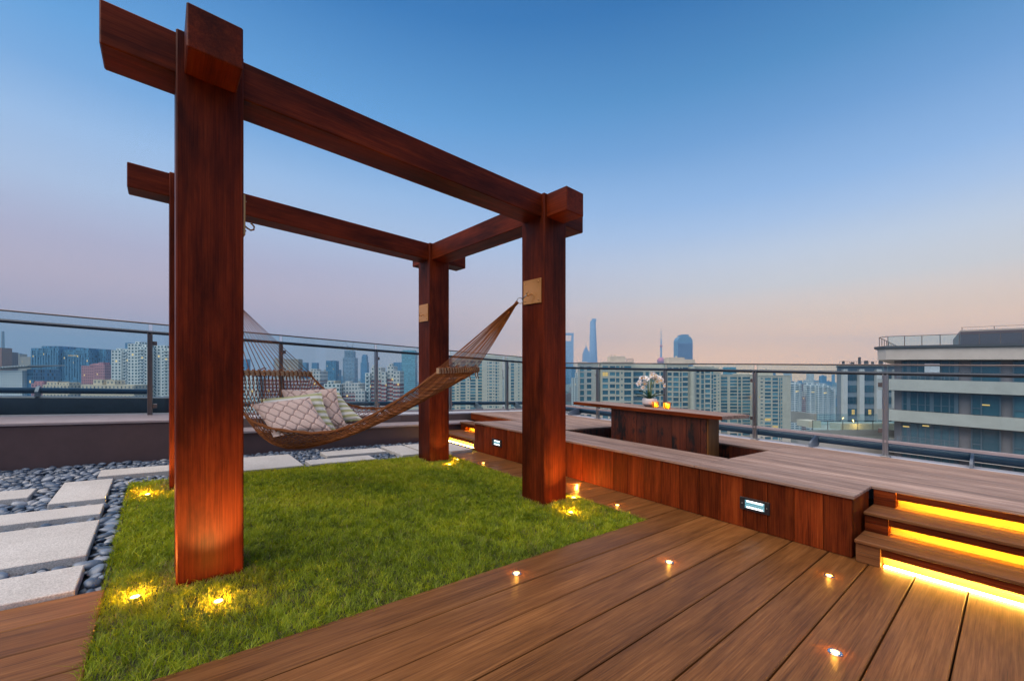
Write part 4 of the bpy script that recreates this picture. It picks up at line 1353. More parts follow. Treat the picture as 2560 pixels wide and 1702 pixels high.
apartments('rightmost beige apartment block with a blank grey flank behind the table end', x0, 219.5, 330, 2.3,
           bays_of(194.3, 213, [(.08, .18, .9), (.26, .52, 1.9), (.58, .82, 2.1), (.86, .92, 2.6), (.94, 1.0, 2.0)]), 2.9, 18, M['beige'], extras=[(198.0, 208.3, 334, 342, 2.8, 6.8), (203.2, 204, 335, 336, 6.8, 8.2)], lits=[(11, 1), (13, 2), (14, 1)])

# cream towers between the two right posts
for (x0, x1, y, zt, lab, spec) in ((-72.5, -52.4, 420, 18.3, 'cream tower with blue balconies just right of the back post', [(.05, .25, 2.2), (.35, .75, 2.2), (.85, .95, 1.2)]),
                                  (-51.2, -28.3, 410, 19.5, 'cream tower with slanted blue balconies in the middle between the right posts', [(.03, .25, 2.3), (.33, .40, 1.2), (.45, .68, 2.3), (.78, .95, 2.2)]),
                                  (-27.6, -9.2, 400, 21.0, 'broad cream tower with small windows left of the front right post', [(.22, .26, 1.6), (.32, .46, 1.4), (.53, .58, 1.2), (.64, .74, 2.0), (.79, .82, 1.6)]),
                                  (-7.5, 17.4, 398, 19.6, 'cream tower mostly hidden by the front right post', [(.12, .17, 2.2), (.26, .38, 2.3), (.54, .58, 1.4), (.80, .90, 2.0)])):
    apartments(lab, x0, x1, y, zt, bays_of(x0, x1, spec), 3.0, 22, M['cream'], recess=.5, head=2.2, extras=[(x0 + 4, x0 + 12, y + 2, y + 8, zt + .5, zt + 2.6)])

# facades of the farther blocks
FM = {
    'whiteband': facade_mat('white_balcony_tower', (0.66, 0.68, 0.68), (0.05, 0.12, 0.18), 7.0, 3.1, .66, .50, .004),
    'white': facade_mat('white_tower', (0.66, 0.68, 0.66), (0.03, 0.09, 0.12), 3.2, 3.0, .50, .52, .004),
    'whitered': facade_mat('white_red_block', (0.60, 0.58, 0.55), (0.07, 0.12, 0.16), 2.7, 3.0, .44, .45, .006, band=(9.5, (0.30, 0.075, 0.085))),
    'whitered2': facade_mat('cream_red_block', (0.56, 0.54, 0.52), (0.07, 0.12, 0.16), 2.4, 2.9, .5, .45, .006, band=(8.0, (0.25, 0.08, 0.10))),
    'redstripe': facade_mat('red_striped_block', (0.55, 0.50, 0.50), (0.10, 0.13, 0.17), 3.0, 2.9, .5, .42, .01, band=(1.0, (0.24, 0.07, 0.085))),
    'pink': facade_mat('pink_block', (0.52, 0.25, 0.27), (0.13, 0.09, 0.13), 2.3, 3.1, .42, .5, .01),
    'blue': facade_mat('blue_curtain_wall', (0.10, 0.24, 0.37), (0.035, 0.115, 0.20), 2.1, 3.6, .62, .72, .012, rough=.3, vary=.8),
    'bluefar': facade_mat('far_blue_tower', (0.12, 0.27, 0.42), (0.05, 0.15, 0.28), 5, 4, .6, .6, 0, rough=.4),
    'teal': facade_mat('teal_glass_tower', (0.19, 0.36, 0.43), (0.09, 0.25, 0.33), 3.5, 4.2, .9, .5, 0, rough=.3),
    'grid': facade_mat('white_grid_office', (0.66, 0.68, 0.68), (0.06, 0.12, 0.17), 2.4, 2.7, .48, .46, 0),
    'brown': facade_mat('brown_tower', (0.25, 0.15, 0.13), (0.08, 0.07, 0.09), 3, 3, .4, .5, 0),
    'orange': facade_mat('orange_tower', (0.42, 0.19, 0.12), (0.15, 0.09, 0.09), 3, 3, .4, .5, 0),
    'beigefar': facade_mat('far_beige_block', (0.44, 0.37, 0.30), (0.12, 0.14, 0.17), 3, 3, .45, .5, 0.004),
    'creamlow': facade_mat('low_cream_block', (0.64, 0.54, 0.40), (0.16, 0.18, 0.19), 2.4, 3.0, .40, .45, 0.0),
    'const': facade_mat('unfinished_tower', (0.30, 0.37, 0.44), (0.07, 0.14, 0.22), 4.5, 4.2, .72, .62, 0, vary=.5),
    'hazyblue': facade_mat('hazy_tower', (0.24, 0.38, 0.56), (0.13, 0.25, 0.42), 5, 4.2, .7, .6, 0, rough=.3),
}


def tower(name, x0, x1, y, zt, depth, mat, label, cat='tower', extras=(), group=None, balc=None):
    mb = MB(W); mb.facade(x0, x1, y, y + depth, GZ, zt)
    ex = [e for e in extras]
    if ex or balc:
        root = empty(name, ((x0 + x1) / 2, y, GZ), label, cat, group)
        mb.build('wall', FM[mat], root)
        for e in ex:
            m2 = MB(W); m2.facade(*e); m2.build('roof_house', FM[mat], root)
        if balc:
            src = None
            for (u, w_) in balc[0]:
                xa = x0 + (x1 - x0) * u; src = None
                for k in range(balc[2]):
                    z = zt - 3 - k * balc[1]
                    if src is None:
                        m2 = MB(W); m2.box(xa, xa + w_, y - 1.2, y - .01, z, z + 1.0); src = m2.build('balcony', M['balc'], root); zs = z
                    else:
                        c = src.copy(); COL.objects.link(c); c.parent = root; c.location.z = src.location.z + (z - zs)
        return root
    o = mb.build(name, FM[mat])
    return tag(o, label, cat, group)


M['balc'] = plain('balcony_white', (0.60, 0.64, 0.64), 0.7, var=0.05)
G1 = 'far towers on the left skyline'
tower('city_tower', -875, -854, 700, 50.7, 15, 'orange', 'orange brick tower cut by the left picture edge')
tower('city_tower', -914.3, -901.3, 750, 46.4, 14, 'brown', 'brown tower right of the orange brick tower')
tower('city_tower', -1071, -1058.8, 900, 51.5, 14, 'beigefar', 'slim beige tower right of the brown tower')
tower('city_tower', -1058, -1035.3, 900, 45.3, 14, 'beigefar', 'wide beige tower just left of the big blue office complex')
tower('city_tower', -1197.3, -1186, 1000, 58.9, 14, 'bluefar', 'grey blue tower between the brown and beige towers')
r = empty('office_building', (-505, 420, GZ), 'low white office with square windows and a tilted fin roof, at the left picture edge', 'office')
mb = MB(W); mb.facade(-540, -491.5, 420, 450, GZ, 8.0); mb.build('wall', FM['grid'], r)
mb = MB(W); mb.facade(-491.4, -485.2, 424, 450, GZ, 9.4); mb.build('glass_side', FM['blue'], r)
mb = MB(W); mb.slab([(-545, 417, 8.6), (-483, 417, 12.2), (-483, 452, 13.5), (-545, 452, 10)], (0, 0, 1.0)); mb.build('roof', M['concrete'], r)
mb = MB(W)
for k in range(20): mb.box(-543 + k * 3, -542.4 + k * 3, 416, 416.9, 8.4 + k * .17, 10.2 + k * .17)
mb.build('roof_fin', M['stone'], r)
r = empty('glass_office', (-700, 650, GZ), 'big stepped blue glass office complex on the left', 'office')
for (a, b, z, d) in ((-747.1, -727.4, 46.6, 0), (-727.3, -701, 49.6, -3), (-700.9, -675.8, 44, 2), (-675.7, -655, 46.4, -2), (-664, -642.5, 45.6, 12)):
    mb = MB(W); mb.facade(a, b, 650 + d, 690 + d, GZ, z); w_ = mb.build('wing', FM['blue'], r)
    mb = MB(W)
    for k in range(int((b - a) / 4.2)): mb.box(a + k * 4.2 + R.uniform(0, 2), a + k * 4.2 + 2.4 + R.uniform(0, .5), 649.2 + d, 649.97 + d, z - R.uniform(40, 80), z - R.uniform(2, 14))
    mb.build('fins', FM['blue'], w_)
mb = MB(W); mb.box(-686, -672, 646.5, 647.2, 34.5, 35.2); mb.build('light_band', M['lit'], r)
r = empty('apartment_block', (-480, 480, GZ), 'pink apartment block with a stepped gable before the blue glass offices', 'apartment block')
mb = MB(W); mb.facade(-494, -472.3, 480, 495, GZ, 14.6); mb.facade(-477.2, -465.4, 478, 495, GZ, 15.6); mb.build('wall', FM['pink'], r)
mb = MB(W); mb.slab([(-484, 479.5, 14.6), (-472.4, 479.5, 14.6), (-472.4, 479.5, 15.6), (-477, 479.5, 17.2), (-479, 479.5, 17.2), (-484, 479.5, 15.6)], (0, 8, 0)); mb.facade(-474.2, -468.7, 480, 488, 15.6, 18.3); mb.build('gable', FM['pink'], r)
WT = 'white apartment towers left of the front post'
tower('apartment_tower', -383.1, -373.3, 400, 27.2, 16, 'white', 'white tower leftmost beside the pink block', extras=[(-381, -376, 403, 410, 27.2, 29)], group=WT)
tower('apartment_tower', -373.2, -367.5, 401, 28, 16, 'white', 'narrow white tower with dark balconies, second from the pink block', group=WT, balc=([(.1, 3.5)], 3.0, 26))
tower('apartment_tower', -367.4, -355.6, 400, 33.3, 16, 'white', 'tallest plain white tower left of the front post', extras=[(-362, -357, 402, 410, 33.3, 35.5)], group=WT)
tower('apartment_tower', -353.9, -342.8, 395, 30.0, 16, 'white', 'white tower with a column of curved balconies behind the balustrade post', group=WT, balc=([(.10, 5.5)], 3.0, 26), extras=[(-352, -344, 398, 404, 30, 32)])
tower('apartment_tower', -344.1, -332.9, 402, 31.9, 16, 'white', 'white tower with small windows right of the balustrade post', group=WT)
tower('apartment_tower', -331.2, -312, 395, 28.7, 16, 'white', 'white tower with balconies half hidden by the front post', group=WT, balc=([(.12, 6)], 3.0, 26))
tower('city_tower', -832.2, -823.6, 900, 75.5, 12, 'bluefar', 'dark blue tower peeping over the white towers')
tower('low_block', -344.6, -336.2, 300, -3.2, 10, 'pink', 'low pink house with hipped roof above the blue pipe', 'house', extras=[(-343.5, -337, 301, 308, -3.2, -1.6)])
LB = 'low cream rooftops above the blue pipe'
tower('low_block', -326.4, -307.9, 291, -4, 14, 'creamlow', 'low cream block with two flat roof boxes beside the pink house', 'low building', extras=[(-324.7, -317.2, 292, 300, -4, -1.8), (-316.2, -309.3, 292, 300, -4, -2.4)], group=LB)
tower('low_block', -267.8, -234.7, 260, -3.5, 14, 'creamlow', 'longer low cream block with two tall roof boxes below the white towers', 'low building', extras=[(-261.2, -255.6, 261, 268, -3.5, -.2), (-253.1, -247.7, 261, 268, -3.5, -.6)], group=LB)
tower('low_block', -317.9, -300, 305, -3.9, 10, 'brown', 'low brown roofed block between the two cream blocks', 'low building', group=LB)

MG = 'white and red apartment blocks behind the hammock'
tower('apartment_block', -238, -206, 340, 6.4, 14, 'white', 'white block behind the left end of the hammock spreader bar', 'apartment block', extras=[(-232, -226, 342, 350, 6.4, 9)], group=MG)
tower('apartment_block', -205, -191.4, 345, .4, 14, 'redstripe', 'red striped block seen through the hammock strings', 'apartment block', group=MG)
tower('apartment_block', -190.5, -163, 350, -.3, 14, 'redstripe', 'wide red striped block behind the spreader bar, right of the balustrade post', 'apartment block', group=MG)
tower('apartment_block', -161.7, -153.6, 335, 6.3, 14, 'whitered2', 'white topped block stepping down right of the spreader bar', 'apartment block', extras=[(-161.7, -157, 336, 344, 6.3, 8)], group=MG)
tower('apartment_block', -192.5, -177.4, 420, -2.2, 14, 'creamlow', 'cream block right of the stepped white topped block', 'apartment block', group=MG)
tower('apartment_block', -148.4, -136, 330, -4, 14, 'white', 'white low block over the pillows, left of the red bottomed ones', 'apartment block', extras=[(-146, -143, 331, 336, -4, -1.8)], group=MG)
tower('apartment_block', -135.6, -122, 335, -3.5, 14, 'whitered2', 'white block with red lower floors in the middle behind the pillows', 'apartment block', extras=[(-134, -130, 337, 342, -3.5, -2)], group=MG)
tower('apartment_block', -121.7, -114.5, 325, -9.3, 14, 'whitered2', 'small white block with red lower floors beside the twin striped towers', 'apartment block', extras=[(-120, -117, 327, 332, -9.3, -8)], group=MG)
tower('apartment_tower', -115.8, -111.9, 330, 4.6, 12, 'white', 'slim white balcony tower left of the steel balustrade post', group=MG, balc=([(.1, 2.6)], 3.0, 22))
tower('apartment_tower', -111.8, -104, 332, 9.2, 12, 'whitered', 'white and red tower directly behind the steel balustrade post', group=MG, extras=[(-111, -108.5, 333, 338, 9.2, 11)])
tower('apartment_tower', -103.1, -99.1, 330, 5.6, 12, 'whitered', 'narrow white and red tower right of the steel balustrade post', group=MG)
tower('apartment_tower', -99.0, -94.1, 332, 10.1, 12, 'whitered', 'taller white and red tower with a roof box, middle of the striped group', group=MG, extras=[(-98, -95.5, 333, 338, 10.1, 12.2)])
tower('apartment_tower', -93.8, -88.4, 330, 6.2, 12, 'whitered', 'rightmost white and red tower of the striped group', group=MG)

FG = 'hazy blue towers on the middle skyline'
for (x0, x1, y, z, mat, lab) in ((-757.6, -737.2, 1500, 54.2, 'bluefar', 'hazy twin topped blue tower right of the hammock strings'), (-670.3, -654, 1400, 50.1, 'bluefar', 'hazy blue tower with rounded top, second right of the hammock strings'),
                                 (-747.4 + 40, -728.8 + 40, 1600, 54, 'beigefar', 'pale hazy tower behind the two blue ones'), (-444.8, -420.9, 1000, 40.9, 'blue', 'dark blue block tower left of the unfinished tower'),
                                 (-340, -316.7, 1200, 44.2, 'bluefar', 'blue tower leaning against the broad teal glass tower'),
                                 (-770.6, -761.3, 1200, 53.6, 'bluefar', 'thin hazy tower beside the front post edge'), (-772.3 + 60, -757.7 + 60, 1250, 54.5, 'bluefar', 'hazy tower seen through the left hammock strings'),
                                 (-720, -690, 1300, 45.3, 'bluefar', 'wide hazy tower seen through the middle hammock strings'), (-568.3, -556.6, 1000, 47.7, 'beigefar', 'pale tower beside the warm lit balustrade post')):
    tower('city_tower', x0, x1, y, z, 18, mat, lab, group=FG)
tower('glass_tower', -237.5, -208.6, 900, 58, 24, 'teal', 'broad teal glass tower just left of the back right post', extras=[(-236, -210, 902, 920, 58, 60)])
r = empty('unfinished_tower', (-507, 1300, GZ), 'tower under construction with two cranes on top, above the pillows', 'tower')
mb = MB(W); mb.facade(-525.9, -489.7, 1300, 1330, GZ, 62); mb.facade(-521, -496, 1303, 1328, 62, 84); mb.build('wall', FM['const'], r)
mb = MB(W)
for k in range(7): mb.box(-522 + k * 4.6, -521.3 + k * 4.6, 1302, 1302.8, 62, 88)
mb.build('scaffold', M['spandrel'], r)
for (x, ang) in ((-516, .55), (-499, -.35)):
    mb = MB(W); mb.tube([(x, 1310, 84), (x, 1310, 101)], 1.0, 5); mb.tube([(x, 1310, 99), (x + math.sin(ang) * -14, 1310, 99 + 16)], .6, 4); mb.tube([(x, 1310, 100), (x + 7 * (1 if ang > 0 else -1), 1310, 97)], .7, 4)
    mb.build('crane', M['spandrel'], r)
r = empty('city_tower', (-531, 1500, GZ), 'slim hazy tower with narrower crown between unfinished tower and balustrade post', 'tower', FG)
mb = MB(W); mb.facade(-543, -520, 1500, 1522, GZ, 55); mb.facade(-540, -522.5, 1502, 1520, 55, 77); mb.facade(-538, -524, 1504, 1518, 77, 82.7); mb.build('wall', FM['bluefar'], r)

tower('apartment_tower', 93.8, 99.2, 650, .7, 12, 'white', 'white tower with square windows in the gap right of the front right post')
tower('apartment_tower', 106.8, 112.6, 700, 4.7, 12, 'white', 'white striped tower beside the blank stone flank block', extras=[(106.8, 112.6, 703, 712, 4.7, 9)])
tower('city_tower', 213.9, 228.1, 1500, 40, 14, 'bluefar', 'slim blue tower in the gap right of the front right post')
tower('city_tower', 405.5, 428.2, 800, 20.8, 5, 'teal', 'pale blue box tower above the wide beige block', extras=[(418, 428.1, 799, 799.9, GZ, 20)])
VG = 'white towers left of the stone pilaster block'
tower('apartment_tower', 398.3, 415, 600, -8.2, 5, 'whiteband', 'white tower with dark blue strips, leftmost of its row', group=VG, balc=([(.05, 3), (.62, 6)], 3.0, 24), extras=[(400, 408, 602, 610, -8.2, -4)])
tower('apartment_tower', 415.9, 423, 602, -18.8, 5, 'whitered2', 'lower white and pink tower in the right row of white towers', group=VG)
tower('apartment_tower', 424.5, 438.6, 605, -9.6, 5, 'whiteband', 'white balcony tower third in the right row', group=VG, balc=([(.1, 4), (.55, 5.5)], 3.0, 24), extras=[(428, 436, 607, 613, -9.6, -6.5)])
tower('apartment_tower', 438.7, 457.1, 600, -10.4, 5, 'whiteband', 'widest white balcony tower in the right row', group=VG, balc=([(.12, 4.5), (.55, 6)], 3.0, 24), extras=[(441, 452, 602, 610, -10.4, -7.5)])
tower('apartment_tower', 457.2, 465.5, 602, -16.1, 5, 'whiteband', 'short white tower touching the stone pilaster block', group=VG, balc=([(.1, 5)], 3.0, 22))
r = empty('city_tower', (786, 1900, GZ), 'dark blue tower with rounded shoulders and a flat crown above the beige blocks', 'tower')
mb = MB(W); sh = [(753, GZ), (753, 168), (757, 178), (762, 185), (771, 185.5), (771, 196), (803, 196), (803, 185.5), (811, 185), (816, 178), (820, 168), (820, GZ)]
mb.slab([(p[0] + 0, 1900, p[1]) for p in sh], (0, 50, 0)); mb.build('wall', FM['bluefar'], r)
mb = MB(W)
for k in range(44): mb.box(752.4, 820.6, 1898.4, 1899.9, -60 + k * 5, -58.2 + k * 5)
for k in range(11): mb.box(754 + k * 6.4, 755.4 + k * 6.4, 1897.6, 1898.3, GZ, 156)
M['floorgrid'] = plain('pale_blue_floor_edge', (0.16, 0.27, 0.46), 0.5)
mb.build('floor_grid', M['floorgrid'], r)

# supertall skyline
def lath_tower(root, name, c, prof, n, mat, twist=0.0, tri=0.0):
    mb = MB(W); vs, fs = [], []
    for (rr, z) in prof:
        for k in range(n):
            an = 2 * math.pi * k / n; q = rr * (1 + tri * math.cos(3 * (an + twist * z)))
            vs.append((c[0] + q * math.cos(an), c[1] + q * math.sin(an), z))
    for i in range(len(prof) - 1):
        for k in range(n): fs.append((i * n + k, i * n + (k + 1) % n, (i + 1) * n + (k + 1) % n, (i + 1) * n + k))
    fs.append(tuple((len(prof) - 1) * n + k for k in range(n)))
    gs = []
    for (x, y, z), in zip(vs): gs.append((math.atan2(y - c[1], x - c[0]) * 40, z, 0))
    mb.add(vs, fs, gs); return mb.build(name, mat, root, smooth=False)


r = empty('supertall_tower', (779, 4000, GZ), 'tallest tapering twisted blue tower on the skyline, with a notched slanted top', 'skyscraper')
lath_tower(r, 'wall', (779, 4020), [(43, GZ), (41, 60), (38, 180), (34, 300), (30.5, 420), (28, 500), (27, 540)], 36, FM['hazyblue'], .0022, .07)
mb = MB(W); mb.slab([(754, 4005, 538), (766, 4005, 538), (766, 4005, 548), (754, 4005, 541)], (0, 30, 0)); mb.slab([(766.5, 4003, 538), (806, 4003, 538), (807, 4003, 562), (768, 4003, 564)], (0, 36, 0)); mb.build('crown', FM['hazyblue'], r)
r = empty('supertall_tower', (525, 3900, GZ), 'pale blue tower with a square opening through its top, beside the front right post', 'skyscraper')
ap = [(500, 340), (552, 340), (558, 395), (494, 395)]
mb = MB(W)
mb.slab([(468, 3900, GZ), (572, 3900, GZ), (574, 3900, 340), (478, 3900, 340)], (0, 45, 0))
mb.slab([(478, 3900, 340.01), (500, 3900, 340.01), (494, 3900, 395), (479, 3900, 395)], (0, 30, 0)); mb.slab([(552, 3900, 340.01), (574, 3900, 340.01), (575, 3900, 395), (558, 3900, 395)], (0, 30, 0)); mb.slab([(479, 3900, 395.01), (575, 3900, 395.01), (575, 3900, 415), (480, 3900, 415)], (0, 30, 0))
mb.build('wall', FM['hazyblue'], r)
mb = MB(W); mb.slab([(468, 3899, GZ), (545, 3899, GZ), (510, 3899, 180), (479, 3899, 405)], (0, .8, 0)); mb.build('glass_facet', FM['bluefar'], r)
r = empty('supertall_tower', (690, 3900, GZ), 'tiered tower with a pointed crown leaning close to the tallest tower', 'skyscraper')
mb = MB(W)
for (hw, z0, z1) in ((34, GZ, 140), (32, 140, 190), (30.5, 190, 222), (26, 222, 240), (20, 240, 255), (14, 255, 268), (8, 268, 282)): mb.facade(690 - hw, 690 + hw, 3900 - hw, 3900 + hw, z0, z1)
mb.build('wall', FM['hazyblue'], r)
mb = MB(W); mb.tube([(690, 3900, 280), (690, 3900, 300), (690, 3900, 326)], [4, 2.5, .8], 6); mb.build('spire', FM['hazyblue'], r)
r = empty('tv_tower', (1355, 3800, GZ), 'slender television tower with a red blue ball and needle spire', 'tower')
iv, fi = ico(3)
mb = MB(W); mb.add([(1354 + p[0] * 36, 3800 + p[1] * 36, 150 + p[2] * 34) for p in iv], fi); M['ball'] = plain('ball_cladding', (0.50, 0.12, 0.18), 0.35, var=.2, nscale=.02); mb.build('sphere', M['ball'], r, smooth=True)
mb = MB(W); mb.add([(1354 + p[0] * 12.5, 3800 + p[1] * 12.5, 285 + p[2] * 14) for p in iv], fi); mb.build('upper_sphere', M['ball'], r, smooth=True)
mb = MB(W); mb.tube([(1354, 3800, 180), (1354, 3800, 285), (1354, 3800, 300), (1354, 3800, 345), (1354, 3800, 350), (1354, 3800, 400), (1354, 3800, 462)], [9, 8, 7, 5, 3.4, 2.6, .7], 10); mb.build('shaft', FM['hazyblue'], r)
for dx in (-19, 19, 0):
    mb = MB(W); mb.tube([(1354 + dx, 3800 + (14 if dx == 0 else 0), GZ), (1354 + dx * .95, 3800 + (14 if dx == 0 else 0), 140)], 7, 10); mb.build('leg', FM['hazyblue'], r)
r = empty('bridge_pylon', (-2676, 2200, GZ), 'slender lambda shaped bridge pylon in the haze at the left edge', 'bridge pylon')
mb = MB(W); mb.tube([(-2676, 2200, 130), (-2676, 2200, 243)], [6.5, 5], 6); mb.build('mast', M['mauve'], r)
for dx in (-1, 1):
    mb = MB(W); mb.tube([(-2676, 2200, 140), (-2676 + dx * 38, 2200, GZ)], [4.5, 6], 6); mb.build('leg', M['mauve'], r)

# far low rooftops and hazy skyline, one mass
mb = MB(W)
for k in range(900):
    y = R.uniform(700, 5200); sl_ = R.uniform(-1.3, 1.3); x = sl_ * y
    if abs(x) < 1 or (x > 0.15 * y and y < 1000): continue
    w_ = R.uniform(14, 45); up = R.random()
    zt = GZ + R.uniform(12, 45) + (R.uniform(10, 62) if up < .30 else 0) + (y / 5000) * 22
    if y > 1500 and R.random() < .12: zt += R.uniform(15, 55)
    mb.facade(x, x + w_, y, y + R.uniform(12, 30), GZ, zt, mi=k % 4)
    if R.random() < .4: mb.facade(x + w_ * .3, x + w_ * .6, y + 2, y + 10, zt, zt + R.uniform(2, 5), mi=k % 4)
tag(mb.build('far_cityscape', [FM['beigefar'], FM['bluefar'], FM['white'], FM['brown']]), 'hazy mass of low and mid rise city blocks filling the plain', 'city', kind='stuff')
mb = MB(W)
for k in range(260):
    y = R.uniform(330, 900); x = R.uniform(-1.0, -.02) * y
    w_ = R.uniform(10, 26); zt = GZ + R.uniform(6, 34)
    mb.facade(x, x + w_, y, y + R.uniform(10, 18), GZ, zt, mi=k % 4)
tag(mb.build('low_town', [FM['creamlow'], FM['beigefar'], FM['redstripe'], FM['white']]), 'jumble of low town roofs far below the hammock', 'town', kind='stuff')

# ------------------------------------------------------------------ neighbouring buildings
r = empty('office_block', (91, 108, GZ), 'grey office block with tall pale stone pilasters left of the banded building', 'office block')
x0, x1, y, zt = 83.8, 118, 108, 4.4
mb = MB(W); mb.prism([(x0, y), (x1, y), (x1, y + 16), (x0 + 12.6, y + 16)], GZ, zt - .4); mb.build('wall', M['spandrel'], r)
mb = MB(W); PX = [(83.8, 84.6), (84.9, 85.9), (89.0, 90.2), (93.4, 94.7), (97.9, 99.2), (102.4, 103.7), (107, 108.3), (111.6, 113)]
for a, b in PX[1:]: mb.box(a, b, y - .9, y - .02, GZ, zt - 1.2)
mb.build('pilasters', M['stone'], r)
mb = MB(W); mb.prism([(x0 - .6, y - 1.1), (x1, y - 1.1), (x1, y + 16.5), (x0 + 12.6, y + 16.5)], zt - .39, zt + .05); mb.build('cornice', M['concrete'], r)
mb = MB(W)
for k in range(26): mb.box(x0 + .4 + k * .62, x0 + .44 + k * .62, y - .5, y - .46, zt + .06, zt + .75)
mb.box(x0 + .4, x0 + 16.4, y - .5, y - .45, zt + .76, zt + .82)
for k, (q, hh) in enumerate(((86.0, .9), (88.2, .6), (90.2, 1.9), (91.8, 1.0), (93.6, .7), (95.6, 1.1))): mb.box(q, q + .35 + .3 * (k % 2), y + .6, y + 1.1, zt + .06, zt + .06 + hh)
mb.build('roof_rail', M['roofmetal'], r)
src = None; n = 0
LITE = {(3, 0): 1, (3, 1): 1, (2, 2): 1}
for i in range(6):
    a, b = PX[i + 1][1], PX[i + 2][0]
    for k in range(7):
        z = zt - 4.1 - k * 3.0
        mb = MB(W); mb.box(a + .12, b - .12, y - .10, y - .02, z, z + 1.75, mi=0)
        for q in range(4): mb.box(a + .12 + (b - a - .30) * q / 3, a + .18 + (b - a - .30) * q / 3, y - .16, y - .101, z, z + 1.75, mi=1)
        mb.box(a + .12, b - .12, y - .155, y - .102, z + .9, z + .96, mi=1)
        w_ = mb.build('window', [M['winF'], M['winframe']], r)
        if (k, i) in LITE:
            mb = MB(W); mb.box(a + 1.7, a + 2.4, y - .12, y - .103, z + .2, z + 1.5); mb.build('lit_pane', M['lit'], w_)

# banded building in the same sheared terrace grid
bb = empty('banded_building', T((60, 0, -70)), 'near building with pale concrete bands and set back top floor at the right picture edge', 'building')
mb = MB(); CUT = [(60, 6.02), (60.8, 6.85), (78, 6.85), (78, -40), (60, -40)]
CIN = [(61.2, 5.0), (61.8, 5.6), (77, 5.6), (77, -39), (61.2, -39)]
mb.prism(CIN, -75, 6.0); mb.build('wall', M['mauve'], bb)
for k, (z0, z1) in enumerate(((4.94, 6.15), (1.68, 2.86), (-1.60, -.44), (-4.95, -3.95), (-8.3, -7.2), (-11.6, -10.5))):
    mb = MB(); mb.prism(CUT, z0, z1); mb.build('concrete_band', M['concrete'], bb)
mb = MB(); mb.prism([(59.8, 6.1), (60.8, 7.15), (78.2, 7.15), (78.2, -40), (59.8, -40)], 6.16, 6.40); mb.build('roof_edge', M['roofmetal'], bb)
mb = MB(); mb.prism([(64, .75), (74, 1.9), (74, -39), (64, -39)], 6.42, 8.25); mb.build('penthouse', M['greywall'], bb)
mb = MB(); mb.box(63.6, 63.95, -39, .73, 6.42, 8.05); M['clad'] = plain('dark_mauve_cladding', (0.085, 0.078, 0.098), 0.6)
mb.build('penthouse_cladding', M['clad'], bb)
rl = MB(); q = 5.9
while q > -30: rl.box(60.15, 60.21, q - .03, q + .03, 6.41, 7.42); q -= 1.32
rl.box(60.14, 60.22, -39, 6.0, 7.42, 7.47)
for k in range(8): rl.box(61.0 + k * 1.4, 61.06 + k * 1.4, 6.7, 6.76, 6.41, 7.42)
rl.tube([(60.2, 6.0, 7.45), (61.0, 6.73, 7.45), (74, 6.73, 7.45)], .04, 6); rl.tube([(64, -30, 8.55), (64, .7, 8.55)], .03, 5)
for k in range(14): rl.box(63.98, 64.03, .6 - k * 2.2, .65 - k * 2.2, 8.26, 8.54)
rl.build('roof_railing', M['bronze'], bb)
mb = MB(); mb.box(60.16, 60.19, -30, 5.9, 6.45, 7.41); mb.build('roof_glass', M['glass'], bb)
# windows and piers on each floor
FLR = [(2.88, 4.92), (-.42, 1.66), (-3.93, -1.62), (-7.18, -4.97), (-10.48, -8.32)]
WINS = [(-2.05, -.12), (-5.6, -2.75), (-9.2, -6.3), (-13, -10), (-17, -14)]
for z0, z1 in FLR:
    for (b0, b1_) in WINS:
        mb = MB(); mb.box(61.0, 61.19, b0, b1_, z0 + .02, z1 - .12, mi=0)
        for q in (b0, b0 + (b1_ - b0) * .62, b1_ - .1): mb.box(60.9, 60.999, q, q + .10, z0 + .02, z1 - .12, mi=1)
        mb.box(60.92, 60.998, b0 + (b1_ - b0) * .64, b1_ - .1, z0 + .62, z0 + .70, mi=1)
        mb.build('window', [M['winF'], M['winframe']], bb)
    # loggia left of the first pier
    mb = MB(); mb.box(61.02, 61.19, .70, 4.9, z0 + .02, z1 - .10, mi=0)
    for k in range(8): q = .72 + k * .58; mb.box(60.95, 61.018, q, q + (.09 if k % 3 else .3), z0 + .02, z1 - .1, mi=1)
    mb.box(60.96, 61.017, .72, 4.9, z0 + .66, z0 + .72, mi=1)
    mb.build('loggia_glazing', [M['winF'], M['winframe']], bb)
mb = MB()
for z in (2.95, -3.85):
    for k in range(5): mb.box(60.35, 60.38, .75, 5.2, z + .12 + k * .14, z + .15 + k * .14)
    for k in range(6): mb.box(60.352, 60.378, .75 + k * .88, .79 + k * .88, z, z + .72)
mb.build('loggia_railing', M['bracket'], bb)
mb = MB(); mb.box(60.5, 60.9, 2.0, 3.1, 3.55, 4.55); mb.build('air_unit', M['kerb'], bb)
for (z, b0, b1_) in ((-1.15 + 1.7, -1.35, -.85), (-2.2, 4.3, 4.8), (-1.95, 2.8, 3.3)):
    mb = MB(); mb.box(60.90, 60.94, b0, b1_, z, z + .12); mb.build('ceiling_lamp', M['lit'], bb)

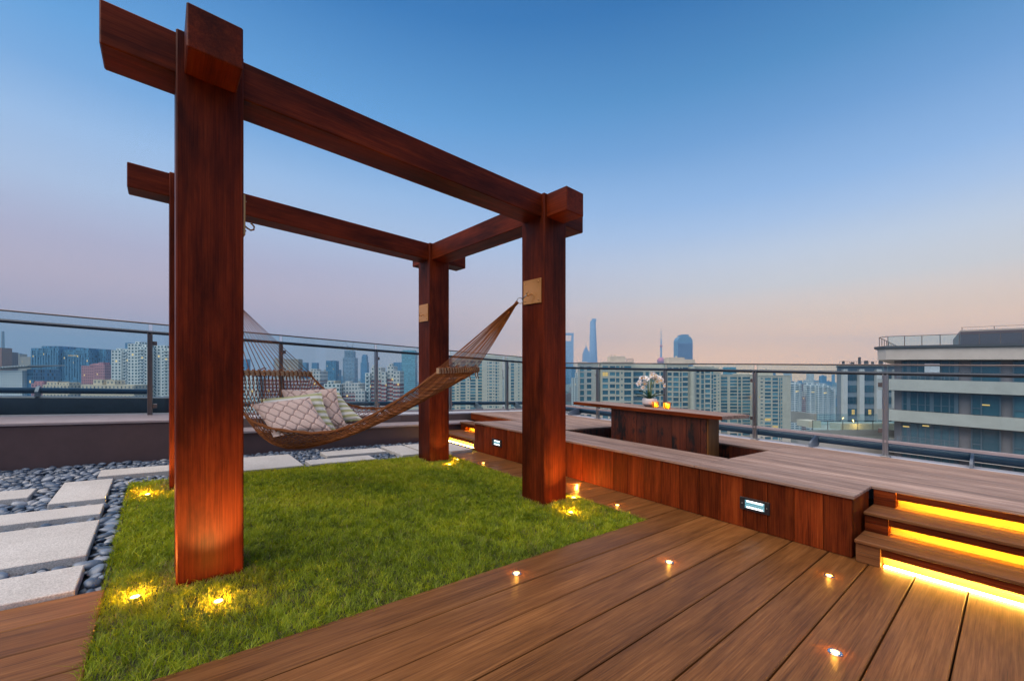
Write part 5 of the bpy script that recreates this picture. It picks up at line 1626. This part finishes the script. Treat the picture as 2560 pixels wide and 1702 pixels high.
# lower roof terrace between the balustrade and the office block
rt_ = empty('roof_terrace', (38, 52, -9), 'pale lower roof terrace with its own glass balustrade, seen through the right glass', 'terrace')
mb = MB(W); mb.prism([(36, 50), (60, 50), (60, 66), (47.5, 66)], -75, -5.9); mb.build('slab', M['concrete'], rt_)
box_part(rt_, 'parapet', M['greywall'], (36, 60, 50, 50.35, -5.88, -5.2), (44, 44.4, 61, 66, -5.88, -4.2))
mb = MB(W); mb.box(36, 60, 50.15, 50.2, -5.19, -4.1); mb.box(45, 60, 62, 62.05, -5.88, -4.3); mb.build('glass_rail', M['glass'], rt_)
mb = MB(W)
for k in range(14): mb.box(36 + k * 1.8, 36.06 + k * 1.8, 50.12, 50.149, -5.19, -4.1)
mb.box(36, 60, 50.11, 50.25, -4.099, -4.05); mb.build('rail_post', M['bronze'], rt_)
box_part(rt_, 'planter', M['beige'], (44, 52, 56, 58, -5.89, -5.1), (41.5, 43.2, 58.5, 61, -5.89, -5.0))
l = bpy.data.objects.new('terrace_lamp', bpy.data.lights.new('terrace_lamp', 'POINT')); l.data.energy = 60; l.data.color = (1, .5, .1); l.location = (46, 55.3, -5.2); COL.objects.link(l)

# ------------------------------------------------------------------ haze
mb = MB(W); mb.box(-7000, 7000, -900, 6600, GZ - 1, 620, rnd=False)
hz = mb.build('haze', bpy.data.materials.new('haze_air'), loc=(0, 0, GZ - 1))
hm_ = hz.data.materials[0]; hm_.use_nodes = True; ht_ = hm_.node_tree; ht_.nodes.clear()
ho = ht_.nodes.new('ShaderNodeOutputMaterial'); hv = ht_.nodes.new('ShaderNodeVolumePrincipled')
hv.inputs['Color'].default_value = (0.38, 0.70, 1.0, 1); hv.inputs['Density'].default_value = 0.00016
hv.inputs['Anisotropy'].default_value = 0.0
ht_.links.new(hv.outputs[0], ho.inputs['Volume'])
tag(hz, 'thin evening haze over the whole city', 'haze', kind='stuff')

scene.view_settings.view_transform = 'Standard'
scene.view_settings.look = 'None'
scene.cycles.use_denoising = True
scene.cycles.max_bounces = 6
scene.cycles.transparent_max_bounces = 20
scene.cycles.sample_clamp_indirect = 4
scene.cycles.caustics_reflective = False
scene.cycles.caustics_refractive = False
